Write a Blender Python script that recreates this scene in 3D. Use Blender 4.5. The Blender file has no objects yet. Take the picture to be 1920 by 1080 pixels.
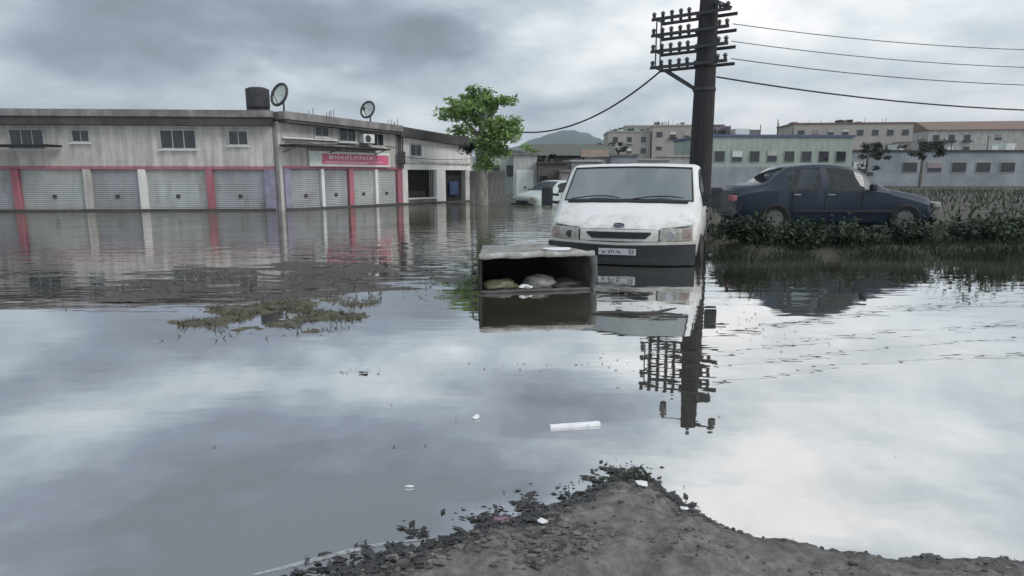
import bpy, bmesh, math, random
from mathutils import Vector, Matrix, noise as mnoise
R = math.radians
random.seed(7)
sc = bpy.context.scene
col = sc.collection

# ------------------------------------------------------------------ camera
cam = bpy.data.cameras.new("camera")
cam.lens = 22.5; cam.sensor_width = 36.0; cam.clip_end = 6000; cam.clip_start = 0.05
camo = bpy.data.objects.new("camera", cam); col.objects.link(camo)
camo.location = (0, 0, 1.4); camo.rotation_euler = (R(80), 0, 0)
sc.camera = camo
sc.view_settings.view_transform = 'Standard'
sc.view_settings.look = 'None'
sc.view_settings.exposure = 0.12
sc.view_settings.gamma = 1.0
sc.render.engine = 'CYCLES'
sc.cycles.max_bounces = 8
sc.cycles.transparent_max_bounces = 12
sc.cycles.use_denoising = True

# ------------------------------------------------------------------ sky
SUN_EL, SUN_AZ = 42.0, 118.0          # azimuth measured from +Y towards +X
world = bpy.data.worlds.new("World"); sc.world = world; world.use_nodes = True
wn, wl = world.node_tree.nodes, world.node_tree.links
wn.clear()
def wmath(op, a, b=None, c=None):
    n = wn.new('ShaderNodeMath'); n.operation = op
    for i, v in enumerate((a, b, c)):
        if v is None: continue
        if isinstance(v, (int, float)): n.inputs[i].default_value = v
        else: wl.new(v, n.inputs[i])
    return n.outputs[0]
tc = wn.new('ShaderNodeTexCoord')
sep = wn.new('ShaderNodeSeparateXYZ'); wl.new(tc.outputs['Generated'], sep.inputs[0])
az = wmath('MULTIPLY', wmath('ARCTAN2', sep.outputs[0], sep.outputs[1]), 57.2958)
el = wmath('MULTIPLY', wmath('ARCSINE', wmath('MINIMUM', wmath('MAXIMUM', sep.outputs[2], -1.0), 1.0)), 57.2958)
mp = wn.new('ShaderNodeMapping'); mp.inputs['Scale'].default_value = (1, 1, 2.6)
wl.new(tc.outputs['Generated'], mp.inputs[0])
def wnoise(scale, detail, rough, off):
    m = wn.new('ShaderNodeVectorMath'); m.operation = 'ADD'; m.inputs[1].default_value = off
    wl.new(mp.outputs[0], m.inputs[0])
    n = wn.new('ShaderNodeTexNoise'); n.inputs['Scale'].default_value = scale
    n.inputs['Detail'].default_value = detail; n.inputs['Roughness'].default_value = rough
    wl.new(m.outputs[0], n.inputs['Vector'])
    return n.outputs['Fac']
wa = wmath('MULTIPLY', wmath('SUBTRACT', wnoise(5.0, 5, .55, (3, 1, 7)), 0.5), 16.0)
we = wmath('MULTIPLY', wmath('SUBTRACT', wnoise(5.0, 5, .55, (9, 4, 2)), 0.5), 7.0)
az2 = wmath('ADD', az, wa); el2 = wmath('ADD', el, we)
def blob(a, e, sa, se, amp):
    da = wmath('DIVIDE', wmath('SUBTRACT', az2, a), sa)
    de = wmath('DIVIDE', wmath('SUBTRACT', el2, e), se)
    q = wmath('ADD', wmath('MULTIPLY', da, da), wmath('MULTIPLY', de, de))
    return wmath('MULTIPLY', wmath('EXPONENT', wmath('MULTIPLY', q, -1.0)), amp)
val = wmath('ADD', 0.57, wmath('MULTIPLY', wmath('SUBTRACT', wnoise(4.2, 7, .56, (0, 0, 0)), 0.5), 1.35))
for b in ((-22, 12.0, 22, 3.4, -0.46), (-7, 11.0, 5, 2.0, -0.22), (-20, 7.6, 6, 1.2, 0.20), (-12, 16.5, 8, 1.4, 0.12),
          (8, 10.5, 9, 2.6, 0.22), (19, 13, 8, 3.5, 0.34), (8, 6.0, 6, 1.1, -0.14), (12, 3.0, 26, 1.8, 0.30),
          (-21, 17.2, 12, 2.2, 0.20), (-16, 29, 18, 7.5, -0.86), (13, 16.6, 9, 1.7, 0.26), (8, 20.8, 10, 1.7, -0.40),
          (25, 27, 11, 8, 0.45), (34, 14, 14, 7, 0.26), (-38, 30, 12, 10, -0.2)):
    val = wmath('ADD', val, blob(*b))
ramp = wn.new('ShaderNodeValToRGB'); wl.new(val, ramp.inputs[0])
cr = ramp.color_ramp
cr.elements[0].position = 0.0; cr.elements[0].color = (0.185, 0.21, 0.245, 1)
cr.elements[1].position = 1.0; cr.elements[1].color = (0.93, 0.91, 0.91, 1)
for p, c in ((0.22, (0.25, 0.283, 0.352, 1)), (0.42, (0.368, 0.42, 0.478, 1)), (0.58, (0.50, 0.555, 0.602, 1)), (0.78, (0.70, 0.74, 0.76, 1))):
    e_ = cr.elements.new(p); e_.color = c
sky = wn.new('ShaderNodeTexSky'); sky.sky_type = 'NISHITA'; sky.sun_disc = False
sky.sun_elevation = R(SUN_EL); sky.sun_rotation = R(SUN_AZ); sky.air_density = 1.5; sky.dust_density = 3.0
bg1 = wn.new('ShaderNodeBackground'); bg1.inputs[1].default_value = 0.08; wl.new(sky.outputs[0], bg1.inputs[0])
bg2 = wn.new('ShaderNodeBackground'); bg2.inputs[1].default_value = 1.24; wl.new(ramp.outputs[0], bg2.inputs[0])
mix = wn.new('ShaderNodeMixShader'); mix.inputs[0].default_value = 0.93
wl.new(bg1.outputs[0], mix.inputs[1]); wl.new(bg2.outputs[0], mix.inputs[2])
wo = wn.new('ShaderNodeOutputWorld'); wl.new(mix.outputs[0], wo.inputs[0])

# ------------------------------------------------------------------ sun (behind thick cloud)
sun = bpy.data.lights.new("sun", 'SUN'); sun.energy = 1.5; sun.angle = R(25); sun.color = (1, 0.96, 0.91)
suno = bpy.data.objects.new("sun", sun); col.objects.link(suno)
sd = Vector((math.sin(R(SUN_AZ)) * math.cos(R(SUN_EL)), math.cos(R(SUN_AZ)) * math.cos(R(SUN_EL)), math.sin(R(SUN_EL))))
suno.rotation_euler = sd.to_track_quat('Z', 'Y').to_euler()

# ------------------------------------------------------------------ materials
def mat(name, c, rough=0.7, var=0.18, scale=3.0, metallic=0.0, bump=0.0, spec=0.5, c2=None, stretch=(1, 1, 1), island=0.0, detail=6, streak=0.0):
    m = bpy.data.materials.new(name); m.use_nodes = True
    n, l = m.node_tree.nodes, m.node_tree.links
    p = n['Principled BSDF']; p.inputs['Roughness'].default_value = rough; p.inputs['Metallic'].default_value = metallic
    p.inputs['Specular IOR Level'].default_value = spec
    t = n.new('ShaderNodeTexCoord'); mp_ = n.new('ShaderNodeMapping'); mp_.inputs['Scale'].default_value = stretch
    l.new(t.outputs['Object'], mp_.inputs[0])
    nz = n.new('ShaderNodeTexNoise'); nz.inputs['Scale'].default_value = scale; nz.inputs['Detail'].default_value = detail; nz.inputs['Roughness'].default_value = .62
    l.new(mp_.outputs[0], nz.inputs['Vector'])
    rp = n.new('ShaderNodeValToRGB'); l.new(nz.outputs['Fac'], rp.inputs[0])
    a = c2 if c2 else tuple(x * (1 - var * 1.6) for x in c)
    b = c if c2 else tuple(min(1, x * (1 + var)) for x in c)
    rp.color_ramp.elements[0].position = .32; rp.color_ramp.elements[0].color = (*a, 1)
    rp.color_ramp.elements[1].position = .66; rp.color_ramp.elements[1].color = (*b, 1)
    out = rp.outputs[0]
    if island:
        g = n.new('ShaderNodeNewGeometry'); hs = n.new('ShaderNodeHueSaturation')
        mr = n.new('ShaderNodeMapRange'); mr.inputs[3].default_value = 1 - island; mr.inputs[4].default_value = 1 + island
        l.new(g.outputs['Random Per Island'], mr.inputs[0]); l.new(mr.outputs[0], hs.inputs['Value']); l.new(out, hs.inputs['Color'])
        out = hs.outputs[0]
    if streak:
        ms = n.new('ShaderNodeMapping'); ms.inputs['Scale'].default_value = (2.6, 2.6, .22); l.new(t.outputs['Object'], ms.inputs[0])
        ns = n.new('ShaderNodeTexNoise'); ns.inputs['Scale'].default_value = 1.6; ns.inputs['Detail'].default_value = 8; ns.inputs['Roughness'].default_value = .7; l.new(ms.outputs[0], ns.inputs['Vector'])
        m2 = n.new('ShaderNodeMapRange'); m2.inputs[1].default_value = .38; m2.inputs[2].default_value = .62; m2.inputs[3].default_value = 1 - streak; m2.inputs[4].default_value = 1.06; l.new(ns.outputs['Fac'], m2.inputs[0])
        h2 = n.new('ShaderNodeHueSaturation'); l.new(m2.outputs[0], h2.inputs['Value']); l.new(out, h2.inputs['Color']); out = h2.outputs[0]
    l.new(out, p.inputs['Base Color'])
    if bump:
        bp = n.new('ShaderNodeBump'); bp.inputs['Strength'].default_value = bump; bp.inputs['Distance'].default_value = 0.02
        l.new(nz.outputs['Fac'], bp.inputs['Height']); l.new(bp.outputs[0], p.inputs['Normal'])
    return m
def leafmat(name, c, c2, island=.45):
    m = mat(name, c, .55, scale=1.3, c2=c2, island=island)
    n, l = m.node_tree.nodes, m.node_tree.links
    p = n['Principled BSDF']; tr = n.new('ShaderNodeBsdfTranslucent'); mx = n.new('ShaderNodeMixShader'); mx.inputs[0].default_value = .28
    l.new(p.inputs['Base Color'].links[0].from_socket, tr.inputs[0])
    l.new(p.outputs[0], mx.inputs[1]); l.new(tr.outputs[0], mx.inputs[2]); l.new(mx.outputs[0], n['Material Output'].inputs[0])
    return m
def glassmat(name, tint, mixf=.5, rough=.03, ior=1.6):
    m = bpy.data.materials.new(name); m.use_nodes = True
    n, l = m.node_tree.nodes, m.node_tree.links; n.clear()
    g = n.new('ShaderNodeBsdfGlossy'); g.inputs['Roughness'].default_value = rough; g.inputs['Color'].default_value = (.9, .93, .95, 1)
    t = n.new('ShaderNodeBsdfTransparent'); t.inputs['Color'].default_value = (*tint, 1)
    d = n.new('ShaderNodeBsdfDiffuse'); d.inputs['Color'].default_value = (.48, .55, .56, 1)   # film of dust on the glass
    m0 = n.new('ShaderNodeMixShader'); m0.inputs[0].default_value = mixf
    l.new(t.outputs[0], m0.inputs[1]); l.new(d.outputs[0], m0.inputs[2])
    f = n.new('ShaderNodeFresnel'); f.inputs['IOR'].default_value = ior
    mx = n.new('ShaderNodeMixShader'); l.new(f.outputs[0], mx.inputs[0]); l.new(m0.outputs[0], mx.inputs[1]); l.new(g.outputs[0], mx.inputs[2])
    o = n.new('ShaderNodeOutputMaterial'); l.new(mx.outputs[0], o.inputs[0])
    return m

M = {}
def rusty(m):
    n, l = m.node_tree.nodes, m.node_tree.links; p = n['Principled BSDF']
    t = n.new('ShaderNodeTexCoord'); ms = n.new('ShaderNodeMapping'); ms.inputs['Scale'].default_value = (2.2, 2.2, .9); l.new(t.outputs['Object'], ms.inputs[0])
    nz = n.new('ShaderNodeTexNoise'); nz.inputs['Scale'].default_value = 1.3; nz.inputs['Detail'].default_value = 11; nz.inputs['Roughness'].default_value = .72; l.new(ms.outputs[0], nz.inputs['Vector'])
    w = n.new('ShaderNodeMapRange'); w.inputs[1].default_value = .54; w.inputs[2].default_value = .72; w.inputs[4].default_value = .75; l.new(nz.outputs['Fac'], w.inputs[0])
    mx = n.new('ShaderNodeMix'); mx.data_type = 'RGBA'; mx.inputs[7].default_value = (.20, .155, .125, 1)
    l.new(w.outputs[0], mx.inputs[0]); l.new(p.inputs['Base Color'].links[0].from_socket, mx.inputs[6]); l.new(mx.outputs[2], p.inputs['Base Color'])
def wet_mud():
    m = mat('mud', (.225, .207, .20), .75, scale=16, c2=(.085, .079, .077), bump=1.0, spec=.4, detail=12)
    n, l = m.node_tree.nodes, m.node_tree.links; p = n['Principled BSDF']
    t = n.new('ShaderNodeTexCoord'); sp = n.new('ShaderNodeSeparateXYZ'); l.new(t.outputs['Object'], sp.inputs[0])
    nz = n.new('ShaderNodeTexNoise'); nz.inputs['Scale'].default_value = 5; nz.inputs['Detail'].default_value = 8; l.new(t.outputs['Object'], nz.inputs['Vector'])
    a = n.new('ShaderNodeMath'); a.operation = 'MULTIPLY_ADD'; a.inputs[1].default_value = .13; a.inputs[2].default_value = -.065; l.new(nz.outputs['Fac'], a.inputs[0])
    b = n.new('ShaderNodeMath'); l.new(sp.outputs[2], b.inputs[0]); l.new(a.outputs[0], b.inputs[1])
    w = n.new('ShaderNodeMapRange'); w.inputs[1].default_value = .015; w.inputs[2].default_value = .075; l.new(b.outputs[0], w.inputs[0])
    src = p.inputs['Base Color'].links[0].from_socket
    h = n.new('ShaderNodeHueSaturation'); l.new(src, h.inputs['Color'])
    v = n.new('ShaderNodeMapRange'); v.inputs[3].default_value = .42; v.inputs[4].default_value = 1.0; l.new(w.outputs[0], v.inputs[0]); l.new(v.outputs[0], h.inputs['Value'])
    l.new(h.outputs[0], p.inputs['Base Color'])
    r = n.new('ShaderNodeMapRange'); r.inputs[3].default_value = .28; r.inputs[4].default_value = .85; l.new(w.outputs[0], r.inputs[0]); l.new(r.outputs[0], p.inputs['Roughness'])
    return m
M['mud'] = wet_mud()
M['earth'] = mat('earth', (.085, .078, .06), .9, scale=.6, c2=(.045, .044, .034), bump=.5)
M['pebble'] = mat('pebble', (.16, .145, .13), .6, scale=9, c2=(.05, .045, .045), island=.6)
M['wetleaf'] = mat('wet_leaf', (.035, .033, .034), .35, scale=9, island=.6)
M['van_white'] = mat('van_paint', (.78, .785, .79), .36, scale=1.6, c2=(.68, .68, .67), spec=.4)
def splash(m):
    n, l = m.node_tree.nodes, m.node_tree.links; p = n['Principled BSDF']
    t = n.new('ShaderNodeTexCoord'); sp = n.new('ShaderNodeSeparateXYZ'); l.new(t.outputs['Object'], sp.inputs[0])
    nz = n.new('ShaderNodeTexNoise'); nz.inputs['Scale'].default_value = 4.5; nz.inputs['Detail'].default_value = 10; nz.inputs['Roughness'].default_value = .75; l.new(t.outputs['Object'], nz.inputs['Vector'])
    a = n.new('ShaderNodeMath'); a.operation = 'MULTIPLY_ADD'; a.inputs[1].default_value = -1.5; a.inputs[2].default_value = .62; l.new(nz.outputs['Fac'], a.inputs[0])
    b = n.new('ShaderNodeMath'); l.new(sp.outputs[2], b.inputs[0]); l.new(a.outputs[0], b.inputs[1])
    w = n.new('ShaderNodeMapRange'); w.inputs[1].default_value = .55; w.inputs[2].default_value = .98; w.inputs[3].default_value = .62; w.inputs[4].default_value = 0.0; l.new(b.outputs[0], w.inputs[0])
    mx = n.new('ShaderNodeMix'); mx.data_type = 'RGBA'; mx.inputs[7].default_value = (.30, .275, .235, 1)
    l.new(w.outputs[0], mx.inputs[0]); l.new(p.inputs['Base Color'].links[0].from_socket, mx.inputs[6]); l.new(mx.outputs[2], p.inputs['Base Color'])
splash(M['van_white'])
M['black_plastic'] = mat('black_plastic', (.018, .02, .025), .5, var=.25, scale=6)
M['bumper'] = mat('bumper_plastic', (.014, .018, .025), .5, var=.3, scale=4)
M['lining'] = mat('cab_lining', (.42, .43, .43), .9)
M['lining_dark'] = mat('car_lining', (.03, .032, .034), .9)
M['seat'] = mat('seat_cloth', (.20, .22, .23), .9)
M['rubber'] = mat('tyre_rubber', (.02, .02, .021), .85)
M['steel_rim'] = mat('wheel_steel', (.22, .22, .22), .45, metallic=.7)
M['headlight'] = mat('headlight_lens', (.30, .31, .28), .18, var=.25, scale=14, spec=.8)
M['indicator'] = mat('indicator_lens', (.27, .20, .18), .15, var=.25, scale=12, spec=.8)
M['plate'] = mat('plate_white', (.42, .43, .45), .5, var=.1, scale=20)
M['plate_ink'] = mat('plate_ink', (.03, .03, .035), .6)
M['emblem_blue'] = mat('emblem_blue', (.03, .04, .09), .25)
M['chrome'] = mat('chrome', (.55, .56, .58), .15, metallic=1.0, var=.05)
M['windscreen'] = glassmat('windscreen_glass', (.84, .90, .90), .20, .015, 2.9)
M['cabglass'] = glassmat('side_glass', (.35, .38, .40), .04, .02, 1.5)
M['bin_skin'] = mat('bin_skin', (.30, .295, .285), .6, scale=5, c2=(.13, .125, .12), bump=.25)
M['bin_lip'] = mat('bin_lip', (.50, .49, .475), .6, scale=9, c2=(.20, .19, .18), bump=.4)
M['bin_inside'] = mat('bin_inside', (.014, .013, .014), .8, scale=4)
M['bin_rim'] = mat('bin_rim', (.10, .10, .10), .55, scale=6, c2=(.045, .045, .047))
M['bag_pale'] = mat('pale_bag', (.50, .49, .47), .5, scale=8, c2=(.22, .21, .20), bump=1.0, detail=10)
M['bag_olive'] = mat('olive_bag', (.30, .30, .20), .5, scale=9, c2=(.16, .17, .10), bump=.8)
M['bag_dark'] = mat('dark_bag', (.11, .105, .10), .4, scale=9, c2=(.05, .05, .05), bump=.8)
M['white_litter'] = mat('white_litter', (.78, .79, .80), .5, var=.1, scale=20)
M['pink_litter'] = mat('pink_litter', (.34, .20, .25), .45, scale=18, c2=(.18, .10, .14))
M['foam_board'] = mat('foam_board', (.82, .83, .85), .6, var=.06, scale=30, bump=.3)
M['twig'] = mat('wet_twig', (.03, .028, .026), .5)
M['plaster'] = mat('plaster', (.60, .58, .555), .9, scale=1.1, c2=(.44, .425, .405), bump=.15, streak=.35)
M['plaster_pale'] = mat('pale_plaster', (.80, .785, .765), .9, scale=1.0, c2=(.68, .665, .65), bump=.15, streak=.16)
M['concrete'] = mat('concrete', (.30, .285, .285), .9, scale=1.5, c2=(.16, .15, .155), bump=.3, streak=.3)
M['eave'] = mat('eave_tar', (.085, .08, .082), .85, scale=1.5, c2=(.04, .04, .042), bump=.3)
M['shutter'] = mat('shutter_steel', (.36, .375, .40), .5, scale=.8, c2=(.27, .28, .295), metallic=.15, streak=.10); rusty(M['shutter'])
M['shutter_pale'] = mat('shutter_pale', (.44, .465, .46), .5, scale=.8, c2=(.35, .37, .365), metallic=.1, streak=.10); rusty(M['shutter_pale'])
M['pink'] = mat('pink_paint', (.46, .14, .19), .7, scale=3, c2=(.36, .16, .19), streak=.3)
M['sign_pink'] = mat('sign_pink', (.62, .12, .22), .45, scale=3, c2=(.55, .17, .26))
M['sign_white'] = mat('sign_white', (.66, .70, .69), .45, var=.1, scale=3)
M['letter'] = mat('sign_letter', (.78, .62, .67), .5, var=.1)
M['lav'] = mat('lavender_paint', (.25, .24, .32), .8, scale=3)
M['tarp'] = mat('black_tarp', (.012, .014, .02), .7, scale=3)
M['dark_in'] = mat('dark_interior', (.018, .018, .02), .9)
M['iron'] = mat('iron', (.05, .05, .052), .6, scale=8)
M['blue_cloth'] = mat('blue_drum', (.02, .05, .11), .6)
M['dish'] = mat('dish_metal', (.16, .17, .18), .5, scale=6)
M['pole'] = mat('pole_dark', (.044, .042, .044), .9, scale=4, c2=(.018, .018, .020), bump=.5, stretch=(3, 3, .25))
M['armsteel'] = mat('arm_steel', (.045, .045, .05), .65, scale=5)
M['insul'] = mat('insulator', (.09, .085, .09), .25)
M['cable'] = mat('cable', (.018, .018, .02), .6)
M['bark'] = mat('bark', (.27, .255, .235), .9, scale=6, c2=(.13, .12, .108), bump=.6, stretch=(1, 1, .3))
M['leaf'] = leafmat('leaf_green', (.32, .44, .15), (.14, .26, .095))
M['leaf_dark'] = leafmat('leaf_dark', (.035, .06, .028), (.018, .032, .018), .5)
M['board_grey'] = mat('grey_board', (.21, .205, .20), .85, scale=3, c2=(.12, .118, .115), stretch=(4, 4, .4), bump=.3)
M['car_paint'] = mat('car_paint', (.50, .56, .54), .25, var=.06)
M['navy'] = mat('navy_paint', (.016, .026, .048), .30, var=.03, spec=.5)
M['silver'] = mat('silver_paint', (.30, .31, .33), .3, var=.08, metallic=.3)
M['carglass'] = mat('car_glass', (.012, .014, .016), .08, spec=.9)
M['blue_truck'] = mat('blue_tarpaulin', (.022, .04, .075), .6, scale=2, c2=(.014, .025, .048))
M['roof_green'] = mat('mossy_roof', (.14, .155, .13), .9, scale=3, c2=(.075, .085, .07))
M['wall_white'] = mat('wall_white', (.52, .52, .51), .9, scale=1.2, c2=(.40, .40, .395), streak=.25)
M['wall_mint'] = mat('wall_mint', (.42, .48, .44), .9, scale=.6, c2=(.35, .41, .375), streak=.2)
M['wall_brown'] = mat('wall_brown', (.11, .095, .088), .9, scale=1.4)
M['wall_pink'] = mat('wall_pink', (.34, .28, .30), .9, scale=1.0)
M['wall_grey'] = mat('wall_grey', (.46, .435, .40), .9, scale=.3, c2=(.38, .36, .335), streak=.15)
M['wall_bluegrey'] = mat('wall_bluegrey', (.30, .33, .37), .9, scale=.5)
M['glass_far'] = mat('window_far', (.035, .04, .048), .15, spec=.7)
M['band_blue'] = mat('band_blue', (.12, .15, .24), .8)
M['tile_brown'] = mat('tile_brown', (.22, .16, .13), .9, scale=2)
M['hill'] = mat('hill_scrub', (.07, .085, .065), .95, scale=.02, c2=(.045, .06, .045))
M['wood_dark'] = mat('dark_woodland', (.04, .06, .04), .95, scale=.2)

def scum_mat():
    m = mat('scum', (.45, .47, .49), .8)
    n, l = m.node_tree.nodes, m.node_tree.links
    nz = n.new('ShaderNodeTexNoise'); nz.inputs['Scale'].default_value = 45; nz.inputs['Detail'].default_value = 6
    t = n.new('ShaderNodeTexCoord'); l.new(t.outputs['Object'], nz.inputs['Vector'])
    r = n.new('ShaderNodeMapRange'); r.inputs[1].default_value = .35; r.inputs[2].default_value = .75; r.inputs[3].default_value = .25; r.inputs[4].default_value = .9
    l.new(nz.outputs['Fac'], r.inputs[0]); l.new(r.outputs[0], n['Principled BSDF'].inputs['Alpha'])
    return m
M['scum'] = scum_mat()

def water_mat():
    m = bpy.data.materials.new('flood_water'); m.use_nodes = True
    n, l = m.node_tree.nodes, m.node_tree.links; p = n['Principled BSDF']
    p.inputs['Roughness'].default_value = .9; p.inputs['Specular IOR Level'].default_value = 0.0
    gl = n.new('ShaderNodeBsdfGlossy'); gl.inputs['Roughness'].default_value = .012; gl.inputs['Color'].default_value = (.955, .955, .955, 1)
    lw_ = n.new('ShaderNodeLayerWeight'); lw_.inputs['Blend'].default_value = .5
    fr_ = n.new('ShaderNodeMapRange'); fr_.inputs[1].default_value = .40; fr_.inputs[2].default_value = .92; fr_.inputs[3].default_value = .70; fr_.inputs[4].default_value = .93
    l.new(lw_.outputs['Facing'], fr_.inputs[0])
    tq = n.new('ShaderNodeTexCoord'); nq = n.new('ShaderNodeTexNoise'); nq.inputs['Scale'].default_value = .22; nq.inputs['Detail'].default_value = 7; nq.inputs['Roughness'].default_value = .65; l.new(tq.outputs['Object'], nq.inputs['Vector'])
    rq = n.new('ShaderNodeMapRange'); rq.inputs[1].default_value = .45; rq.inputs[2].default_value = .70; rq.inputs[3].default_value = 1.0; rq.inputs[4].default_value = .72; l.new(nq.outputs['Fac'], rq.inputs[0])
    mq = n.new('ShaderNodeMath'); mq.operation = 'MULTIPLY'; l.new(fr_.outputs[0], mq.inputs[0]); l.new(rq.outputs[0], mq.inputs[1])   # patches of murk and scum film
    sq_ = n.new('ShaderNodeSeparateXYZ'); l.new(tq.outputs['Object'], sq_.inputs[0])
    ws_ = n.new('ShaderNodeMath'); ws_.operation = 'MULTIPLY_ADD'; ws_.inputs[1].default_value = 9.0; l.new(nq.outputs['Fac'], ws_.inputs[0]); l.new(sq_.outputs[1], ws_.inputs[2])
    sf = n.new('ShaderNodeMapRange'); sf.interpolation_type = 'SMOOTHSTEP'; sf.inputs[1].default_value = 16; sf.inputs[2].default_value = 27; sf.inputs[3].default_value = 1.0; sf.inputs[4].default_value = .66; l.new(ws_.outputs[0], sf.inputs[0])   # silt stirred up in the shallows by the shops
    m3 = n.new('ShaderNodeMath'); m3.operation = 'MULTIPLY'; l.new(mq.outputs[0], m3.inputs[0]); l.new(sf.outputs[0], m3.inputs[1])
    mx_ = n.new('ShaderNodeMixShader'); l.new(m3.outputs[0], mx_.inputs[0]); l.new(p.outputs[0], mx_.inputs[1]); l.new(gl.outputs[0], mx_.inputs[2])
    l.new(mx_.outputs[0], n['Material Output'].inputs[0])
    t = n.new('ShaderNodeTexCoord')
    # murk varies a little
    nz = n.new('ShaderNodeTexNoise'); nz.inputs['Scale'].default_value = .25; nz.inputs['Detail'].default_value = 4
    l.new(t.outputs['Object'], nz.inputs['Vector'])
    rp = n.new('ShaderNodeValToRGB'); l.new(nz.outputs['Fac'], rp.inputs[0])
    rp.color_ramp.elements[0].color = (.05, .047, .036, 1); rp.color_ramp.elements[1].color = (.155, .15, .112, 1)
    l.new(rp.outputs[0], p.inputs['Base Color'])
    # ripples: fine stretched ones everywhere, stronger further out where the breeze reaches
    mp_ = n.new('ShaderNodeMapping'); mp_.inputs['Scale'].default_value = (.55, 1.6, 1)
    l.new(t.outputs['Object'], mp_.inputs[0])
    n1 = n.new('ShaderNodeTexNoise'); n1.inputs['Scale'].default_value = 1.5; n1.inputs['Detail'].default_value = 3; n1.inputs['Roughness'].default_value = .5
    l.new(mp_.outputs[0], n1.inputs['Vector'])
    n2 = n.new('ShaderNodeTexNoise'); n2.inputs['Scale'].default_value = .12; n2.inputs['Detail'].default_value = 2
    l.new(t.outputs['Object'], n2.inputs['Vector'])
    s = n.new('ShaderNodeSeparateXYZ'); l.new(t.outputs['Object'], s.inputs[0])
    mr = n.new('ShaderNodeMapRange'); mr.interpolation_type = 'SMOOTHSTEP'
    mr.inputs[1].default_value = 4.5; mr.inputs[2].default_value = 15; mr.inputs[3].default_value = .10; mr.inputs[4].default_value = 1.0
    l.new(s.outputs[1], mr.inputs[0])
    mu = n.new('ShaderNodeMath'); mu.operation = 'MULTIPLY'; l.new(mr.outputs[0], mu.inputs[0]); l.new(n2.outputs['Fac'], mu.inputs[1])
    hh = n.new('ShaderNodeMath'); hh.operation = 'MULTIPLY'; l.new(mu.outputs[0], hh.inputs[0]); l.new(n1.outputs['Fac'], hh.inputs[1])
    bp = n.new('ShaderNodeBump'); bp.inputs['Strength'].default_value = 1.0; bp.inputs['Distance'].default_value = .034
    l.new(hh.outputs[0], bp.inputs['Height']); l.new(bp.outputs[0], gl.inputs['Normal'])
    return m
M['water'] = water_mat()

# ------------------------------------------------------------------ mesh helpers
class MB:
    def __init__(self): self.v = []; self.f = []
    def add(self, verts, faces):
        o = len(self.v); self.v += [tuple(p) for p in verts]; self.f += [tuple(i + o for i in q) for q in faces]
    def box(self, x0, x1, y0, y1, z0, z1, mtx=None):
        vs = [Vector((x, y, z)) for x in (x0, x1) for y in (y0, y1) for z in (z0, z1)]
        if mtx: vs = [mtx @ p for p in vs]
        self.add(vs, [(0, 1, 3, 2), (4, 6, 7, 5), (0, 4, 5, 1), (2, 3, 7, 6), (0, 2, 6, 4), (1, 5, 7, 3)]); return self
    def tube(self, pts, r, n=8, cap=True):
        pts = [Vector(p) for p in pts]; k = len(pts)
        rs = r if isinstance(r, (list, tuple)) else [r] * k
        vs, fs = [], []
        up = None
        for i, p in enumerate(pts):
            d = (pts[min(i + 1, k - 1)] - pts[max(i - 1, 0)]).normalized()
            if up is None: up = Vector((0, 0, 1)) if abs(d.z) < .9 else Vector((1, 0, 0))
            a = d.cross(up).normalized(); b = a.cross(d).normalized(); up = b
            for j in range(n):
                t = 2 * math.pi * j / n
                vs.append(p + (a * math.cos(t) + b * math.sin(t)) * rs[i])
        for i in range(k - 1):
            for j in range(n):
                fs.append((i * n + j, i * n + (j + 1) % n, (i + 1) * n + (j + 1) % n, (i + 1) * n + j))
        if cap: fs.append(tuple(range(n - 1, -1, -1))); fs.append(tuple((k - 1) * n + j for j in range(n)))
        self.add(vs, fs); return self
    def beam(self, a, b, w, h):
        a, b = Vector(a), Vector(b); d = b - a; L = d.length
        q = d.to_track_quat('Y', 'Z').to_matrix().to_4x4(); q.translation = a
        return self.box(-w / 2, w / 2, 0, L, -h / 2, h / 2, q)
    def build(self, name, m, parent=None, smooth=0, bevel=0.0):
        me = bpy.data.meshes.new(name); me.from_pydata(self.v, [], self.f); me.update()
        bm = bmesh.new(); bm.from_mesh(me); bmesh.ops.recalc_face_normals(bm, faces=bm.faces); bm.to_mesh(me); bm.free()
        if smooth:
            me.polygons.foreach_set('use_smooth', [True] * len(me.polygons)); me.set_sharp_from_angle(angle=R(smooth))
        me.materials.append(M[m] if isinstance(m, str) else m)
        o = bpy.data.objects.new(name, me); col.objects.link(o)
        if parent: o.parent = parent
        if bevel:
            b = o.modifiers.new('bevel', 'BEVEL'); b.width = bevel; b.segments = 2; b.limit_method = 'ANGLE'
        return o
def B(x0, x1, y0, y1, z0, z1): return MB().box(x0, x1, y0, y1, z0, z1)
def tag(o, label=None, cat=None, group=None, kind=None):
    if label: o['label'] = label
    if cat: o['category'] = cat
    if group: o['group'] = group
    if kind: o['kind'] = kind
    return o
def empty(name, loc, rz=0.0, label=None, cat=None, group=None):
    o = bpy.data.objects.new(name, None); col.objects.link(o); o.location = loc; o.rotation_euler = (0, 0, R(rz))
    return tag(o, label, cat, group)
def copy_tree(o, parent=None):
    c = o.copy(); col.objects.link(c); c.parent = parent
    for ch in o.children: copy_tree(ch, c)
    return c
def lerp(a, b, t): return a + (b - a) * t
def interp(x, pts):
    if x <= pts[0][0]: return pts[0][1]
    for (a, b), (c, d) in zip(pts, pts[1:]):
        if x <= c: return lerp(b, d, (x - a) / (c - a))
    return pts[-1][1]
def sm(a, b, x):
    t = max(0, min(1, (x - a) / (b - a))); return t * t * (3 - 2 * t)
def nz3(x, y, z=0.0, s=1.0): return mnoise.noise(Vector((x * s, y * s, z)))

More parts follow.
